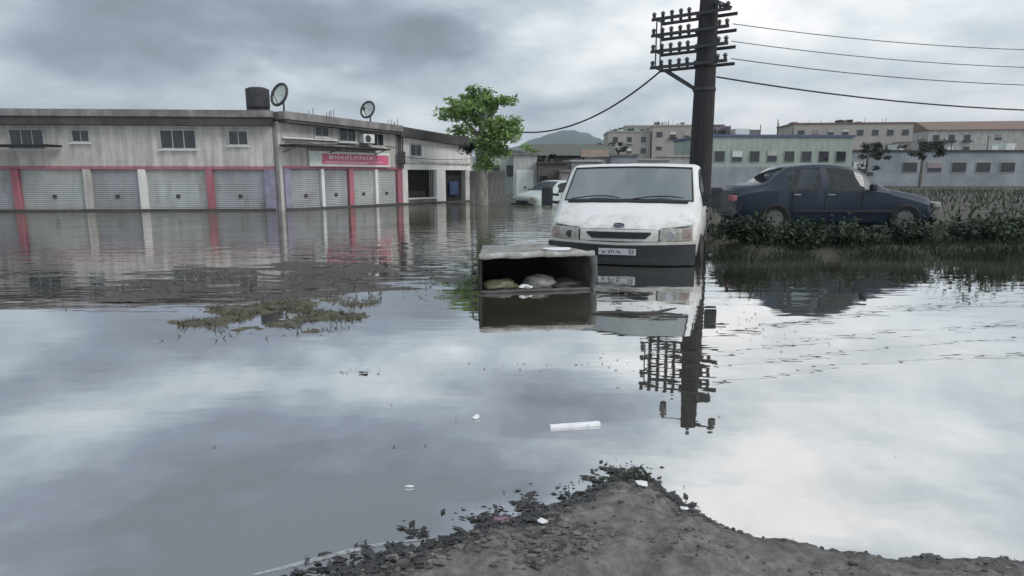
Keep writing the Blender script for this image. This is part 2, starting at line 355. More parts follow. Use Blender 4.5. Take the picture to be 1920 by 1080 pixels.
# ------------------------------------------------------------------ terrain and water
def gh(x, y):
    h = -0.38
    edge = 10.75 + .25 * nz3(x, y, 3, .7) - .02 * (x - 4)
    bank = sm(-.35, .45, y - edge) * sm(3.3, 4.1, x + .2 * nz3(x, y, 8, .8))
    h = lerp(h, .20 + .06 * nz3(x, y, 1, .5), bank)
    h = lerp(h, .35, sm(52, 62, y))
    h = lerp(h, .05, sm(-1, -5, y))
    r = math.hypot(x, y)
    return h + 3.0 * sm(700, 3000, r)
def axis(lim_n, lim_p, fine0, fine1, step):
    a = []; x = fine0
    while x <= fine1: a.append(x); x += step
    s = step
    x = fine1
    while x < lim_p: s *= 1.35; x += s; a.append(min(x, lim_p))
    s = step; x = fine0; pre = []
    while x > lim_n: s *= 1.35; x -= s; pre.append(max(x, lim_n))
    return pre[::-1] + a
def grid(name, xs, ys, fn, m, smooth=180):
    b = MB(); nx = len(xs)
    b.v = [(x, y, fn(x, y)) for y in ys for x in xs]
    b.f = [(j * nx + i, j * nx + i + 1, (j + 1) * nx + i + 1, (j + 1) * nx + i) for j in range(len(ys) - 1) for i in range(nx - 1)]
    return b.build(name, m, smooth=smooth)
tag(grid('ground', axis(-3500, 3500, -26, 26, .5), axis(-300, 4000, -2, 64, .5), gh, 'earth'), kind='structure')
wb = MB(); wb.add([(-60, -6, 0), (60, -6, 0), (60, 75, 0), (-60, 75, 0)], [(0, 1, 2, 3)])
tag(wb.build('water', 'water'), kind='structure')

SHORE = [(-3.2, 1.2), (-1.2, 1.75), (-.61, 2.06), (-.44, 2.17), (-.02, 2.43), (.3, 2.62), (.48, 2.80), (.58, 2.83), (.68, 2.68), (.80, 2.43), (.95, 2.31), (1.2, 2.22), (1.6, 2.16), (2.1, 2.14), (3.2, 2.0), (4.5, 1.6)]
def bankh(x, y):
    yw = interp(x, SHORE) + .03 * nz3(x, y, 2, 6) + .02 * nz3(x, y, 4, 17)
    d = yw - y
    h = .15 * (1 - math.exp(-d / .42)) if d > 0 else .42 * d
    h += .024 * nz3(x, y, 5, 6) + .014 * abs(nz3(x, y, 6, 17)) + .009 * nz3(x, y, 9, 34) + .006 * nz3(x, y, 7, 75) - .03 * math.exp(-((x - .55 - .5 * (y - 2.2)) / .07) ** 2) * sm(2.7, 2.4, y)
    return max(h, -.3)
def fr(a, b, s):
    n = int(round((b - a) / s)); return [a + (b - a) * i / n for i in range(n + 1)]
tag(grid('mud_bank', fr(-2.6, 4.2, .02), fr(1.0, 3.0, .016), bankh, 'mud'), 'muddy bank with pebbles sloping into the flood water', kind='structure')

# pebbles and clods scattered over the bank
def blobmesh(b, c, r, seed, sub=1, flat=.6, rough=.35):
    bm = bmesh.new(); bmesh.ops.create_icosphere(bm, subdivisions=sub, radius=1)
    vs = []
    for v in bm.verts:
        k = 1 + rough * mnoise.noise(v.co * 1.7 + Vector((seed * 3.1, seed, -seed)))
        vs.append((c[0] + v.co.x * k * r[0], c[1] + v.co.y * k * r[1], c[2] + v.co.z * k * r[2] * flat))
    b.add(vs, [tuple(v.index for v in f.verts) for f in bm.faces]); bm.free()
pb = MB()
for i in range(9000):
    x = random.uniform(-.9, 2.2) if i % 3 else random.uniform(-.8, .4); y = random.uniform(1.95, 2.85)
    if bankh(x, y) < -.012: continue
    if nz3(x, y, 12, 4) < random.uniform(-.35, .25): continue
    r = random.choice((.002, .002, .003, .003, .003, .004, .004, .005, .007, .011)) * (1.25 if x < .3 else .8) * random.uniform(.7, 1.3)
    blobmesh(pb, (x, y, bankh(x, y) + r * .2), (r * random.uniform(.8, 1.8), r * random.uniform(.7, 1.2), r), i, rough=.75)
tag(pb.build('pebbles', 'pebble'), 'small wet pebbles strewn over the muddy bank', 'pebbles', kind='stuff')
lb = MB()
for i in range(5200):
    x = random.uniform(-.85, .80); yw = interp(x, SHORE)
    y = yw + random.gauss(-.03, .075 if random.random() < .9 else .13)
    if nz3(x, y, 21, 9) < random.uniform(-.35, .2): continue
    h = max(bankh(x, y), .002)
    a = random.uniform(0, 6.28); L = random.choice((.005, .007, .010, .014, .022, .032)) * random.uniform(.8, 1.2); w = L * random.uniform(.25, .5)
    dx, dy = math.cos(a) * L, math.sin(a) * L * .8; px, py = -math.sin(a) * w, math.cos(a) * w
    z = h + .001 + random.uniform(0, .004)
    lb.add([(x - dx, y - dy, z), (x + px, y + py, z + random.uniform(0, .005)), (x + dx, y + dy, z + random.uniform(0, .003)), (x - px, y - py, z - .002)], [(0, 1, 2, 3)])
tag(lb.build('wet_leaves', 'wetleaf'), 'black rotting leaves and scum along the water edge', 'leaves', kind='stuff')

# ------------------------------------------------------------------ vehicles
def half_profile(zb, zbelt, zt, hw, ht):
    return [(0, zb), (hw - .12, zb), (hw - .03, zb + .07), (hw, lerp(zb, zbelt, .5)), (hw - .012, zbelt),
            (lerp(hw - .012, ht + .05, .55), lerp(zbelt, zt - .09, .55)), (ht + .045, zt - .085), (ht - .0, zt - .028), (ht - .07, zt - .004), (ht * .5, zt + .012), (0, zt + .018)]
NP = 11
def vehicle_shell(root, stations, plan, paint, glass, front_ws, rear_ws, side_win, lining=None, body_name='body', sub=1):
    """stations: (s, zb, zbelt, zt, hw, ht); front_ws/rear_ws/side_win: station index ranges that are glazed"""
    if sub > 1:
        S2 = []
        for i in range(len(stations) - 1):
            p0, p1, p2, p3 = stations[max(i - 1, 0)], stations[i], stations[i + 1], stations[min(i + 2, len(stations) - 1)]
            d0, d1, d2 = (max(1e-3, b[0] - a[0]) for a, b in ((p0, p1 if p0 is not p1 else p2), (p1, p2), (p2, p3 if p3 is not p2 else p1[:1] and (p2[0] + (p2[0] - p1[0]),))))
            for k in range(sub):
                t = k / sub; v = [lerp(p1[0], p2[0], t)]
                for q in range(1, 6):
                    sl0 = 0 if p0 is p1 else (p1[q] - p0[q]) / d0
                    sl1 = (p2[q] - p1[q]) / d1
                    sl2 = sl1 if p3 is p2 else (p3[q] - p2[q]) / d2
                    m1 = 0 if sl0 * sl1 <= 0 else 2 * sl0 * sl1 / (sl0 + sl1)
                    m2 = 0 if sl1 * sl2 <= 0 else 2 * sl1 * sl2 / (sl1 + sl2)
                    v.append((2*t**3 - 3*t*t + 1) * p1[q] + (t**3 - 2*t*t + t) * d1 * m1 + (3*t*t - 2*t**3) * p2[q] + (t**3 - t*t) * d1 * m2)
                S2.append(tuple(v))
        stations = S2 + [stations[-1]]
    rings = []
    for (s, zb, zbelt, zt, hw, ht) in stations:
        hp = half_profile(zb, zbelt, zt, hw, ht)
        ring = [(x, z) for x, z in hp] + [(-x, z) for x, z in hp[-2:0:-1]]
        rings.append([(x, s + plan(x, s), z) for x, z in ring])
    n = len(rings[0])
    body, wsg, rsg, sg = MB(), MB(), MB(), []
    allv = [p for r in rings for p in r]
    parts = {'body': [], 'ws': [], 'rs': []}; sides = {}
    for i in range(len(rings) - 1):
        for j in range(n):
            q = (i * n + j, i * n + (j + 1) % n, (i + 1) * n + (j + 1) % n, (i + 1) * n + j)
            jj = j if j < NP - 1 else n - 1 - j        # column on the half profile
            ii = i // sub
            if ii in front_ws and jj >= 8: parts['ws'].append(q)
            elif ii in rear_ws and jj >= 8: parts['rs'].append(q)
            elif jj in (4, 5) and any(ii in w for w in side_win):
                k = [a for a, w in enumerate(side_win) if ii in w][0]
                sides.setdefault((k, j < NP - 1), []).append(q)
            else: parts['body'].append(q)
    parts['body'].append(tuple(range(n))); parts['body'].append(tuple((len(rings) - 1) * n + j for j in range(n)))
    def mk(faces, name, m, parent, smooth=40):
        used = sorted({i for q in faces for i in q}); idx = {a: b for b, a in enumerate(used)}
        b = MB(); b.add([allv[a] for a in used], [tuple(idx[a] for a in q) for q in faces]); return b.build(name, m, parent, smooth=smooth)
    bo = mk(parts['body'], body_name, paint, root, 32)
    if lining:
        cx = Vector((0, sum(p[1] for p in allv) / len(allv), 1.0))
        b = MB(); b.add([Vector((p[0] * .972, cx.y + (p[1] - cx.y) * .985 + .01, cx.z + (p[2] - cx.z) * .965)) for p in allv], parts['body'])
        b.build('cab_lining', lining, root, smooth=40)
    if parts['ws']: mk(parts['ws'], 'windscreen', glass[0], root, 80)
    if parts['rs']: mk(parts['rs'], 'rear_window', glass[1], root, 80)
    for k, fs in sides.items(): mk(fs, 'side_window', glass[1], root, 80)
    return rings
def wheel(root, x, y, z, r, w):
    t = MB(); prof = [(r * .62, w * .42), (r * .9, w * .5), (r, w * .38), (r, -w * .38), (r * .9, -w * .5), (r * .62, -w * .42)]
    n = 24; vs = []; fs = []
    for a in range(n):
        c, s = math.cos(2 * math.pi * a / n), math.sin(2 * math.pi * a / n)
        vs += [(q[1], q[0] * c, q[0] * s) for q in prof]
    k = len(prof)
    for a in range(n):
        for b in range(k): fs.append((a * k + b, a * k + (b + 1) % k, ((a + 1) % n) * k + (b + 1) % k, ((a + 1) % n) * k + b))
    t.add(vs, fs); o = t.build('wheel', 'rubber', root, smooth=35); o.location = (x, y, z)
    rm = MB(); sgn = 1 if x > 0 else -1
    rm.tube([(-w * .30 * sgn, 0, 0), (w * .30 * sgn, 0, 0), (w * .33 * sgn, 0, 0), (w * .2 * sgn, 0, 0)], [r * .60, r * .60, r * .5, r * .12], 20)
    rm.build('rim', 'steel_rim', o, smooth=35)
    return o

# ---- white van
VAN = empty('parked_van', (1.66, 10.0, -.34), -17, 'white van standing bumper-deep in flood water, facing the camera', 'van')
def vplan(x, s):
    k = interp(s, [(0, .30), (.9, .17), (1.8, .10), (2.6, 0)])
    return k * (abs(x) / 1.2) ** 2.2
st = [(.00, .66, .76, .90, 1.08, .97), (.035, .52, .78, .925, 1.15, 1.03), (.18, .42, .86, 1.0, 1.19, 1.09), (.45, .40, .98, 1.12, 1.215, 1.13), (.84, .40, 1.16, 1.275, 1.23, 1.15),
      (.90, .40, 1.20, 1.315, 1.235, 1.15), (1.28, .40, 1.22, 1.60, 1.25, 1.12), (1.64, .40, 1.23, 1.862, 1.265, 1.09), (1.76, .40, 1.24, 1.90, 1.275, 1.09), (2.0, .40, 1.24, 1.93, 1.285, 1.10), (2.42, .40, 1.24, 1.94, 1.30, 1.11), (2.55, .40, 1.24, 1.94, 1.30, 1.11),
      (3.6, .40, 1.24, 1.94, 1.30, 1.11), (4.75, .42, 1.24, 1.92, 1.29, 1.09), (4.85, .5, 1.2, 1.85, 1.22, 1.03)]
vr = vehicle_shell(VAN, st, vplan, 'van_white', ('windscreen', 'cabglass'), range(5, 7), (), [range(6, 10), range(11, 13)], 'lining')
def vfront(x, z):          # local y of the nose surface
    s = interp(z, [(.52, .03), (.66, .0), (.86, .0), (.93, .035), (1.0, .18)])
    return s + vplan(x, 0)
def patch(xs, zlo, zhi, off, th, name, m, parent, nz_=3, smooth=40):
    b = MB(); vs = []; fs = []; n = len(xs); rows = nz_ + 1
    for layer, o in enumerate((off, off + th)):
        for k in range(rows):
            for x in xs:
                z = lerp(zlo(x), zhi(x), k / nz_); vs.append((x, vfront(x, z) + o, z))
    S = n * rows
    for k in range(nz_):
        for i in range(n - 1):
            a = k * n + i; fs.append((a, a + 1, a + n + 1, a + n)); fs.append((S + a, S + a + n, S + a + n + 1, S + a + 1))
    edge = [i for i in range(n)] + [k * n + n - 1 for k in range(1, rows)] + [(rows - 1) * n + i for i in range(n - 2, -1, -1)] + [k * n for k in range(rows - 2, 0, -1)]
    for a, c in zip(edge, edge[1:] + edge[:1]): fs.append((a, S + a, S + c, c))
    b.add(vs, fs); return b.build(name, m, parent, smooth=smooth)
fl = lambda a, b, n: [lerp(a, b, i / n) for i in range(n + 1)]
bump_o = patch(fl(-1.17, 1.17, 26), lambda x: .36, lambda x: .655 + .02 * abs(x), -.085, .20, 'bumper', 'bumper', VAN)
patch(fl(-1.16, 1.16, 26), lambda x: .662 + .02 * abs(x), lambda x: .70 + .03 * abs(x), -.055, .12, 'bumper_strip', 'van_white', VAN)
patch(fl(-.62, .62, 12), lambda x: .40, lambda x: .47, -.092, .02, 'air_intake', 'black_plastic', VAN)
patch(fl(-.61, .61, 12), lambda x: .725, lambda x: .905, -.020, .05, 'grille_surround', 'van_white', VAN)
g = patch(fl(-.50, .50, 12), lambda x: .765 + max(0, abs(x) - .42) * .9, lambda x: .868, -.034, .03, 'grille', 'black_plastic', VAN)
for k in range(3): patch(fl(-.43, .43, 10), lambda x, k=k: .785 + k * .026, lambda x, k=k: .792 + k * .026, -.040, .012, 'grille_bar', 'bumper', g)
for sx in (-1, 1):
    xs = fl(.635 * sx, 1.115 * sx, 8) if sx > 0 else fl(-1.115, -.635, 8)
    h = patch(xs, lambda x: .722 + .07 * max(0, abs(x) - .7), lambda x: .912 + .14 * max(0, abs(x) - .62), -.022, .06, 'headlight', 'headlight', VAN, nz_=4)
    xs2 = fl(.97 * sx, 1.10 * sx, 4) if sx > 0 else fl(-1.10, -.97, 4)
    patch(xs2, lambda x: .77, lambda x: .915, -.028, .02, 'indicator', 'indicator', h)
    c = MB(); c.tube([(.79 * sx, vfront(.79, .82) - .030, .82), (.79 * sx, vfront(.79, .82) - .020, .82)], [.062, .07], 16); c.build('lamp_ring', 'chrome', h, smooth=40)
# gap below the bonnet edge and along its sides
sg = MB(); sg.tube([(x, vfront(x, .915) - .004 + .012, .918 + .08 * max(0, abs(x) - .62)) for x in fl(-1.06, 1.06, 20)], .008, 5); sg.build('bonnet_gap', 'black_plastic', VAN)
# registration plate; only the last two figures can be read
pl = MB(); pl.box(-.29, .29, vfront(0, .55) - .108, vfront(0, .55) - .094, .515, .615); plo = pl.build('registration_plate', 'plate', VAN, bevel=.004)
yq = vfront(0, .55) - .111
rnd = random.Random(4)
for x in (-.23, -.20, -.13, -.095, -.06, .0, .03):
    smg = MB(); smg.box(x, x + .016, yq, yq + .002, .535 + rnd.uniform(0, .02), .575 + rnd.uniform(0, .025)); smg.build('worn_character', 'plate_ink', plo)
def text_obj(body, size, m, parent, loc, rot, name):
    cu = bpy.data.curves.new(name, 'FONT'); cu.body = body; cu.size = size; cu.extrude = .001; cu.align_x = 'CENTER'; cu.align_y = 'CENTER'
    cu.materials.append(M[m]); t0 = bpy.data.objects.new(name + '_curve', cu); me = bpy.data.meshes.new_from_object(t0); bpy.data.objects.remove(t0)
    me.materials.clear(); me.materials.append(M[m]); t = bpy.data.objects.new(name, me); col.objects.link(t); t.parent = parent; t.location = loc; t.rotation_euler = rot
    return t
text_obj('33', .095, 'plate_ink', plo, (.215, yq, .565), (R(90), 0, 0), 'plate_number')
# oval emblem on the bonnet edge
em = MB(); ye = vfront(0, .95) - .02
n = 28
em.tube([(0, -.013, 0), (0, .02, 0)], 1.0, n)
em.v = [(p[0] * .088, p[1], p[2] * .037) for p in em.v]
emo = em.build('emblem', 'emblem_blue', VAN); emo.location = (0, .045, .965); emo.rotation_euler = (R(-38), 0, 0)
rg = MB(); rg.tube([(math.cos(a) * .088, -.014, math.sin(a) * .037) for a in [2 * math.pi * i / 36 for i in range(37)]], .005, 6); rg.build('emblem_ring', 'chrome', emo, smooth=60)
sq = MB(); sq.tube([(-.055 + .11 * i / 24, -.016, .012 * math.sin(i * 1.25) * (1 - i / 40)) for i in range(25)], .003, 5); sq.build('emblem_script', 'chrome', emo)
# wipers, cowl, seals
cw = patch([0, 1], lambda x: .5, lambda x: .6, 0, .01, 'tmp', 'bumper', VAN); bpy.data.objects.remove(cw)
cb = MB()
for sx in (0,):
    pts = [(x, .855 + vplan(x, .86), 1.305) for x in fl(-1.0, 1.0, 16)]
    cb.tube(pts, .032, 8)
cb.build('cowl_panel', 'black_plastic', VAN, smooth=60)
for x0, x1, dz in ((-.95, -.12, .05), (.05, .93, .05)):
    w = MB(); pts = []
    for i in range(9):
        x = lerp(x0, x1, i / 8); s = lerp(.90, 1.0, math.sin(i / 8 * 2.6) * .8)
        pts.append((x, s + vplan(x, s) - .035, 1.335 + (s - .9) * .75))
    w.tube(pts, [.016] + [.011] * 7 + [.008], 6); w.build('wiper', 'black_plastic', VAN, smooth=60)
def ring_pt(i, j): return Vector(vr[i][j])
nR = len(vr[0])
seal = [ring_pt(i, 8) for i in (5, 6, 7)] + [ring_pt(7, j) for j in (9, 10, 11, 12)] + [ring_pt(i, nR - 8) for i in (6, 5)]
sl = MB(); sl.tube([p + Vector((0, -.004, .004)) for p in seal + [ring_pt(5, 11), ring_pt(5, 10), ring_pt(5, 9), ring_pt(5, 8)]], .014, 6); sl.build('windscreen_seal', 'black_plastic', VAN, smooth=60)
for sgn in (1, -1):
    j4, j6 = (4, 6) if sgn > 0 else (nR - 4, nR - 6)
    sl = MB(); path = [ring_pt(6, j4)] + [ring_pt(i, j6) for i in (6, 7, 8, 9, 10)] + [ring_pt(i, j4) for i in (10, 9, 8, 7, 6)]
    sl.tube([p + Vector((sgn * .004, 0, 0)) for p in path], .014, 6); sl.build('window_seal', 'black_plastic', VAN, smooth=60)
    dl = MB(); dl.tube([ring_pt(10, j4) + Vector((sgn * .002, 0, 0)), Vector((sgn * 1.302, 2.42, .9)), Vector((sgn * 1.285, 2.42, .48))], .007, 5); dl.build('door_gap', 'black_plastic', VAN)
    # mirror
    mi = MB(); mi.box(-.10, .10, -.05, .06, -.17, .17); mo = mi.build('mirror', 'black_plastic', VAN, bevel=.035); mo.location = (sgn * 1.45, 1.22, 1.37)
    ma = MB(); ma.beam((-sgn * .20, .06, -.12), (0, .02, -.09), .03, .05); ma.beam((-sgn * .20, .06, .02), (0, .02, .04), .03, .04); ma.build('mirror_arm', 'black_plastic', mo)
    # bump strip and wheel arch
    bs = MB(); bs.box(1.285 if sgn > 0 else -1.32, 1.32 if sgn > 0 else -1.285, 1.0, 4.6, .60, .68); bs.build('side_strip', 'bumper', VAN, bevel=.01)
    dh = MB(); dh.box(sgn * 1.30 - .025, sgn * 1.30 + .025, 2.16, 2.34, 1.08, 1.12); dh.build('door_handle', 'black_plastic', VAN, bevel=.012)
    wheel(VAN, sgn * 1.17, .95, .33, .33, .24); wheel(VAN, sgn * 1.20, 3.9, .33, .33, .24)
    ar = MB(); ar.tube([(sgn * 1.235, .95 + .42 * math.cos(a), .40 + .36 * math.sin(a)) for a in fl(0.0, math.pi, 14)], .03, 6); ar.build('wheel_arch', 'bumper', VAN, smooth=60)
# cab contents
db = MB(); db.box(-1.02, 1.02, .98, 1.42, 1.08, 1.26); db.build('dashboard', 'black_plastic', VAN, bevel=.05)
for x in (-.62, -.05, .62):
    s_ = MB(); s_.box(x - .25, x + .25, 1.85, 2.0, .8, 1.42); s_.box(x - .25, x + .25, 1.5, 1.95, .72, .86); so = s_.build('seat', 'seat', VAN, bevel=.05)
    hr = MB(); hr.box(x - .13, x + .13, 1.87, 1.97, 1.47, 1.66); hr.build('headrest', 'seat', so, bevel=.04)
sw = MB(); sw.tube([(.62 + .19 * math.cos(a), 1.45 + .09 * math.sin(a), 1.22 + .17 * math.sin(a)) for a in [2 * math.pi * i / 24 for i in range(25)]], .016, 6); sw.build('steering_wheel', 'black_plastic', VAN, smooth=60)
rv = MB(); rv.box(-.12, .12, 1.60, 1.63, 1.66, 1.73); rv.build('rear_view_mirror', 'black_plastic', VAN, bevel=.015)

# ---- cars
def make_car(name, loc, rz, paint, label, sx=1.0):
    c = empty(name, loc, rz, label, 'car')
    pl_ = lambda x, s: interp(s, [(0, .22), (.6, .1), (1.2, .05), (2.2, 0), (3.6, 0), (4.2, -.12)]) * (abs(x) / .9) ** 2
    S = [(.0, .34, .52, .62, .78, .66), (.05, .24, .58, .70, .86, .72), (.35, .20, .66, .80, .90, .76), (.95, .18, .80, .91, .92, .78), (1.08, .18, .84, .95, .92, .76), (1.55, .18, .88, 1.27, .92, .66), (1.80, .18, .88, 1.39, .92, .62),
         (2.3, .18, .88, 1.44, .92, .61), (2.42, .18, .88, 1.44, .92, .61), (2.95, .18, .89, 1.40, .92, .61), (3.1, .18, .89, 1.36, .92, .62), (3.55, .18, .88, 1.04, .91, .72), (4.05, .22, .80, .96, .88, .72), (4.2, .34, .72, .86, .80, .62)]
    S = [(a, b, d, e, f * sx, g * sx) for a, b, d, e, f, g in S]
    vehicle_shell(c, S, pl_, paint, ('cabglass', 'cabglass'), range(4, 6), range(10, 11), [range(5, 7), range(8, 10)], 'lining_dark', sub=4)
    for xx, yy in ((-.38, 1.95), (.38, 1.95), (-.38, 2.85), (.38, 2.85)):
        t_ = MB(); t_.box(xx - .22, xx + .22, yy, yy + .12, .5, 1.02); t_.box(xx - .11, xx + .11, yy + .02, yy + .10, 1.05, 1.2); t_.build('seat', 'seat', c, bevel=.03)
    t_ = MB(); t_.box(-.7, .7, 1.12, 1.35, .80, .92); t_.build('dashboard', 'black_plastic', c, bevel=.03)
    for sg_ in (-1, 1):
        h = MB(); h.box(sg_ * .68 * sx - .17, sg_ * .68 * sx + .17, .02, .16, .52, .66); h.build('headlight', 'headlight', c, bevel=.04)
        wheel(c, sg_ * .86 * sx, .75, .31, .31, .2); wheel(c, sg_ * .86 * sx, 3.35, .31, .31, .2)
        m_ = MB(); m_.box(sg_ * 1.0 * sx - .09, sg_ * 1.0 * sx + .09, 1.42, 1.52, .88, 1.02); m_.build('mirror', 'black_plastic', c, bevel=.03)
        for yy, zz in ((1.62, .30), (2.36, .26), (3.02, .5)):
            d_ = MB(); d_.tube([(sg_ * .926 * sx, yy, zz), (sg_ * .929 * sx, yy, .6), (sg_ * .915 * sx, yy, .885)], .007, 5); d_.build('door_gap', 'black_plastic', c)
        for yy in (2.18, 2.86):
            d_ = MB(); d_.box(sg_ * .925 * sx - .018, sg_ * .925 * sx + .018, yy, yy + .14, .79, .815); d_.build('door_handle', 'chrome', c, bevel=.006)
        d_ = MB(); d_.box(sg_ * .925 * sx - .014, sg_ * .925 * sx + .014, .98, 3.0, .44, .49); d_.build('side_strip', 'black_plastic', c, bevel=.006)
        d_ = MB(); d_.box(sg_ * .66 * sx - .16, sg_ * .66 * sx + .16, 4.1, 4.21, .66, .78); d_.build('tail_light', 'pink', c, bevel=.02)
    g_ = MB(); g_.box(-.42, .42, -.025, .05, .40, .50); g_.build('grille', 'black_plastic', c, bevel=.02)
    b_ = MB(); b_.box(-.74 * sx, .74 * sx, .0, .14, .24, .36); b_.build('bumper', 'bumper', c, bevel=.04)
    return c
make_car('parked_car', (.45, 31.0, -.30), -52, 'car_paint', 'pale greenish white car in the flooded street behind the van', 1.15)
make_car('navy_car', (8.85, 14.0, .20), 86, 'navy', 'dark navy car parked behind the bushes on the bank')

# ------------------------------------------------------------------ tipped container with its rubbish
BIN = empty('tipped_container', (.305, 7.70, 0), 11, 'dented grey rubbish container tipped on its side, mouth towards the camera', 'container')
W2, ZB, ZT, D = .705, -.10, .455, 1.35
def slab(pts_front, pts_back, th_vec, name, m, parent=BIN, n=10, rough=.008, seed=0):
    """a thin dented sheet between two edges (front edge a-b, back edge c-d) with thickness th_vec"""
    b = MB(); a, c = map(Vector, pts_front); d, e = map(Vector, pts_back); vs = []; fs = []; t = Vector(th_vec)
    for layer in (0, 1):
        for i in range(n + 1):
            for j in range(n + 1):
                p = a.lerp(c, i / n).lerp(d.lerp(e, i / n), j / n)
                q = mnoise.noise(p * 3.1 + Vector((seed, 0, 0))) * rough * (1 if 0 < j < n else .4)
                vs.append(p + t.normalized() * q + t * layer)
    S = (n + 1) ** 2
    for i in range(n):
        for j in range(n):
            k = i * (n + 1) + j; fs.append((k, k + 1, k + n + 2, k + n + 1)); fs.append((S + k, S + k + n + 1, S + k + n + 2, S + k + 1))
    ed = [j for j in range(n + 1)] + [i * (n + 1) + n for i in range(1, n + 1)] + [n * (n + 1) + j for j in range(n - 1, -1, -1)] + [i * (n + 1) for i in range(n - 1, 0, -1)]
    for p, q in zip(ed, ed[1:] + ed[:1]): fs.append((p, S + p, S + q, q))
    b.add(vs, fs); return b.build(name, m, parent, smooth=40)
tp = .24
slab([(-W2, 0, ZT - .02), (W2, 0, ZT - .02)], [(-W2 + tp, D, ZT - .05), (W2 - tp, D, ZT - .05)], (0, 0, .025), 'upper_side', 'bin_skin', rough=.03, seed=1)
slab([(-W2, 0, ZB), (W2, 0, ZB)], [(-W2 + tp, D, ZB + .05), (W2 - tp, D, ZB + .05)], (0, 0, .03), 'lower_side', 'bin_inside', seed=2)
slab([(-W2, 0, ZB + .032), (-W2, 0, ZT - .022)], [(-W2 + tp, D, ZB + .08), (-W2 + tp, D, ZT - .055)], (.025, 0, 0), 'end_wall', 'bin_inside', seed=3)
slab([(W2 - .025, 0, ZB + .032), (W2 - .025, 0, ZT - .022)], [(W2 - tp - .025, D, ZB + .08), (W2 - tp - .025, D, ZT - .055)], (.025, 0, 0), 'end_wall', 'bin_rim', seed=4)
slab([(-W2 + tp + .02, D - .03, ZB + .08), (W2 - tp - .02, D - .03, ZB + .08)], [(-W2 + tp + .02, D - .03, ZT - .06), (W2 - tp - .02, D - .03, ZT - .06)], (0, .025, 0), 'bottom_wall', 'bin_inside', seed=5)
# extra black sheet under the upper side, painting in the shade of the hollow
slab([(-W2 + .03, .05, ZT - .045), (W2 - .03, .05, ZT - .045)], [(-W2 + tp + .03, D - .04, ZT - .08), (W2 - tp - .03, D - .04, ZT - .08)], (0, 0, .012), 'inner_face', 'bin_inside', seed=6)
for nm, pts, r_, m_ in (('rim', [(-W2 - .01, -.015, ZT - .008), (W2 * .3, -.02, ZT + .006), (W2 + .015, -.015, ZT - .004)], .034, 'bin_lip'),
                        ('rim', [(-W2 - .005, -.012, .012), (0, -.02, .02), (W2 + .01, -.012, .016)], .020, 'bin_rim'),
                        ('rim', [(W2 + .005, -.012, ZT - .03), (W2 + .015, -.012, .2), (W2 + .005, -.012, .02)], .042, 'bin_rim'),
                        ('rim', [(-W2 - .0, -.012, ZT - .03), (-W2 - .005, -.012, .2), (-W2 - .0, -.012, .02)], .020, 'bin_inside')):
    P_ = []; R_ = []
    for k in range(25):
        u = k / 24 * (len(pts) - 1); i0 = min(int(u), len(pts) - 2); q = Vector(pts[i0]).lerp(Vector(pts[i0 + 1]), u - i0)
        w_ = Vector((mnoise.noise(q * 6), mnoise.noise(q * 6 + Vector((5, 0, 0))), mnoise.noise(q * 5 + Vector((0, 7, 0))))) * .014
        P_.append(q + w_); R_.append(r_ * (1.1 + .35 * mnoise.noise(q * 9)))
    t = MB(); t.tube(P_, R_, 10); t.build(nm, m_, BIN, smooth=50)
hb = MB(); hb.tube([(-W2 - .0, .06, .05), (-W2 - .085, .05, .06), (-W2 - .10, .05, .20), (-W2 - .07, .05, .33), (-W2 - .0, .06, .35)], .011, 8); hb.build('handle', 'bin_rim', BIN, smooth=60)
tr = MB(); tr.tube([(-W2 + .01, .35, .2), (-W2 - .05, .35, .2)], .03, 12); tr.build('lifting_pin', 'bin_rim', BIN, smooth=50)
wp = MB(); wp.v = []; 
for i in range(1): pass
pa = MB(); nn = 18
pts = [(.36 + .17 * math.cos(a) * (1 + .25 * math.sin(3 * a)), .35 + .22 * math.sin(a) * (1 + .2 * math.cos(2 * a)), ZT + .022) for a in [2 * math.pi * i / nn for i in range(nn)]]
pa.add(pts + [(.36, .35, ZT + .028)], [(i, (i + 1) % nn, nn) for i in range(nn)]); pa.build('pale_highlight_patch', 'white_litter', BIN)  # bright highlight on the upper side, laid on as a white patch
def bag(name, m, world, r, label, cat='bag', group=None, seed=1, flat=1.0, rough=.3, rz=0):
    b = MB(); bm = bmesh.new(); bmesh.ops.create_icosphere(bm, subdivisions=3, radius=1); vs = []
    for v in bm.verts:
        k = 1 + rough * mnoise.noise(v.co * 1.5 + Vector((seed * 5.3, seed, 0))) + rough * .45 * mnoise.noise(v.co * 4.5 + Vector((0, seed, 9)))
        z = v.co.z * k * r[2]
        vs.append((v.co.x * k * r[0], v.co.y * k * r[1], max(z, -r[2] * .55)))
    b.add(vs, [tuple(v.index for v in f.verts) for f in bm.faces]); bm.free()
    o = b.build(name, m, None, smooth=70); o.location = world; o.rotation_euler = (0, 0, R(rz))
    return tag(o, label, cat, group)
def inbin(x, y, z):
    c, s = math.cos(R(11)), math.sin(R(11)); return (.305 + x * c - y * s, 7.70 + x * s + y * c, z)
bag('rubbish_bag', 'bag_pale', inbin(.12, .36, .05), (.21, .17, .10), 'pale swollen rubbish bag lying inside the tipped container', group='rubbish in the container', seed=3)
bag('rubbish_bag', 'bag_olive', inbin(-.40, .34, .045), (.22, .18, .075), 'olive yellow crumpled rubbish in the left end of the container', group='rubbish in the container', seed=5, rough=.5)
bag('rubbish_bag', 'bag_dark', inbin(.46, .30, .035), (.2, .16, .07), 'dark crumpled rubbish at the right end inside the container', group='rubbish in the container', seed=8, rough=.5)
bag('paper_scrap', 'white_litter', inbin(-.13, .07, .052), (.075, .05, .026), 'small white paper scrap between the two bags in the container', 'litter', seed=11, rough=.9)

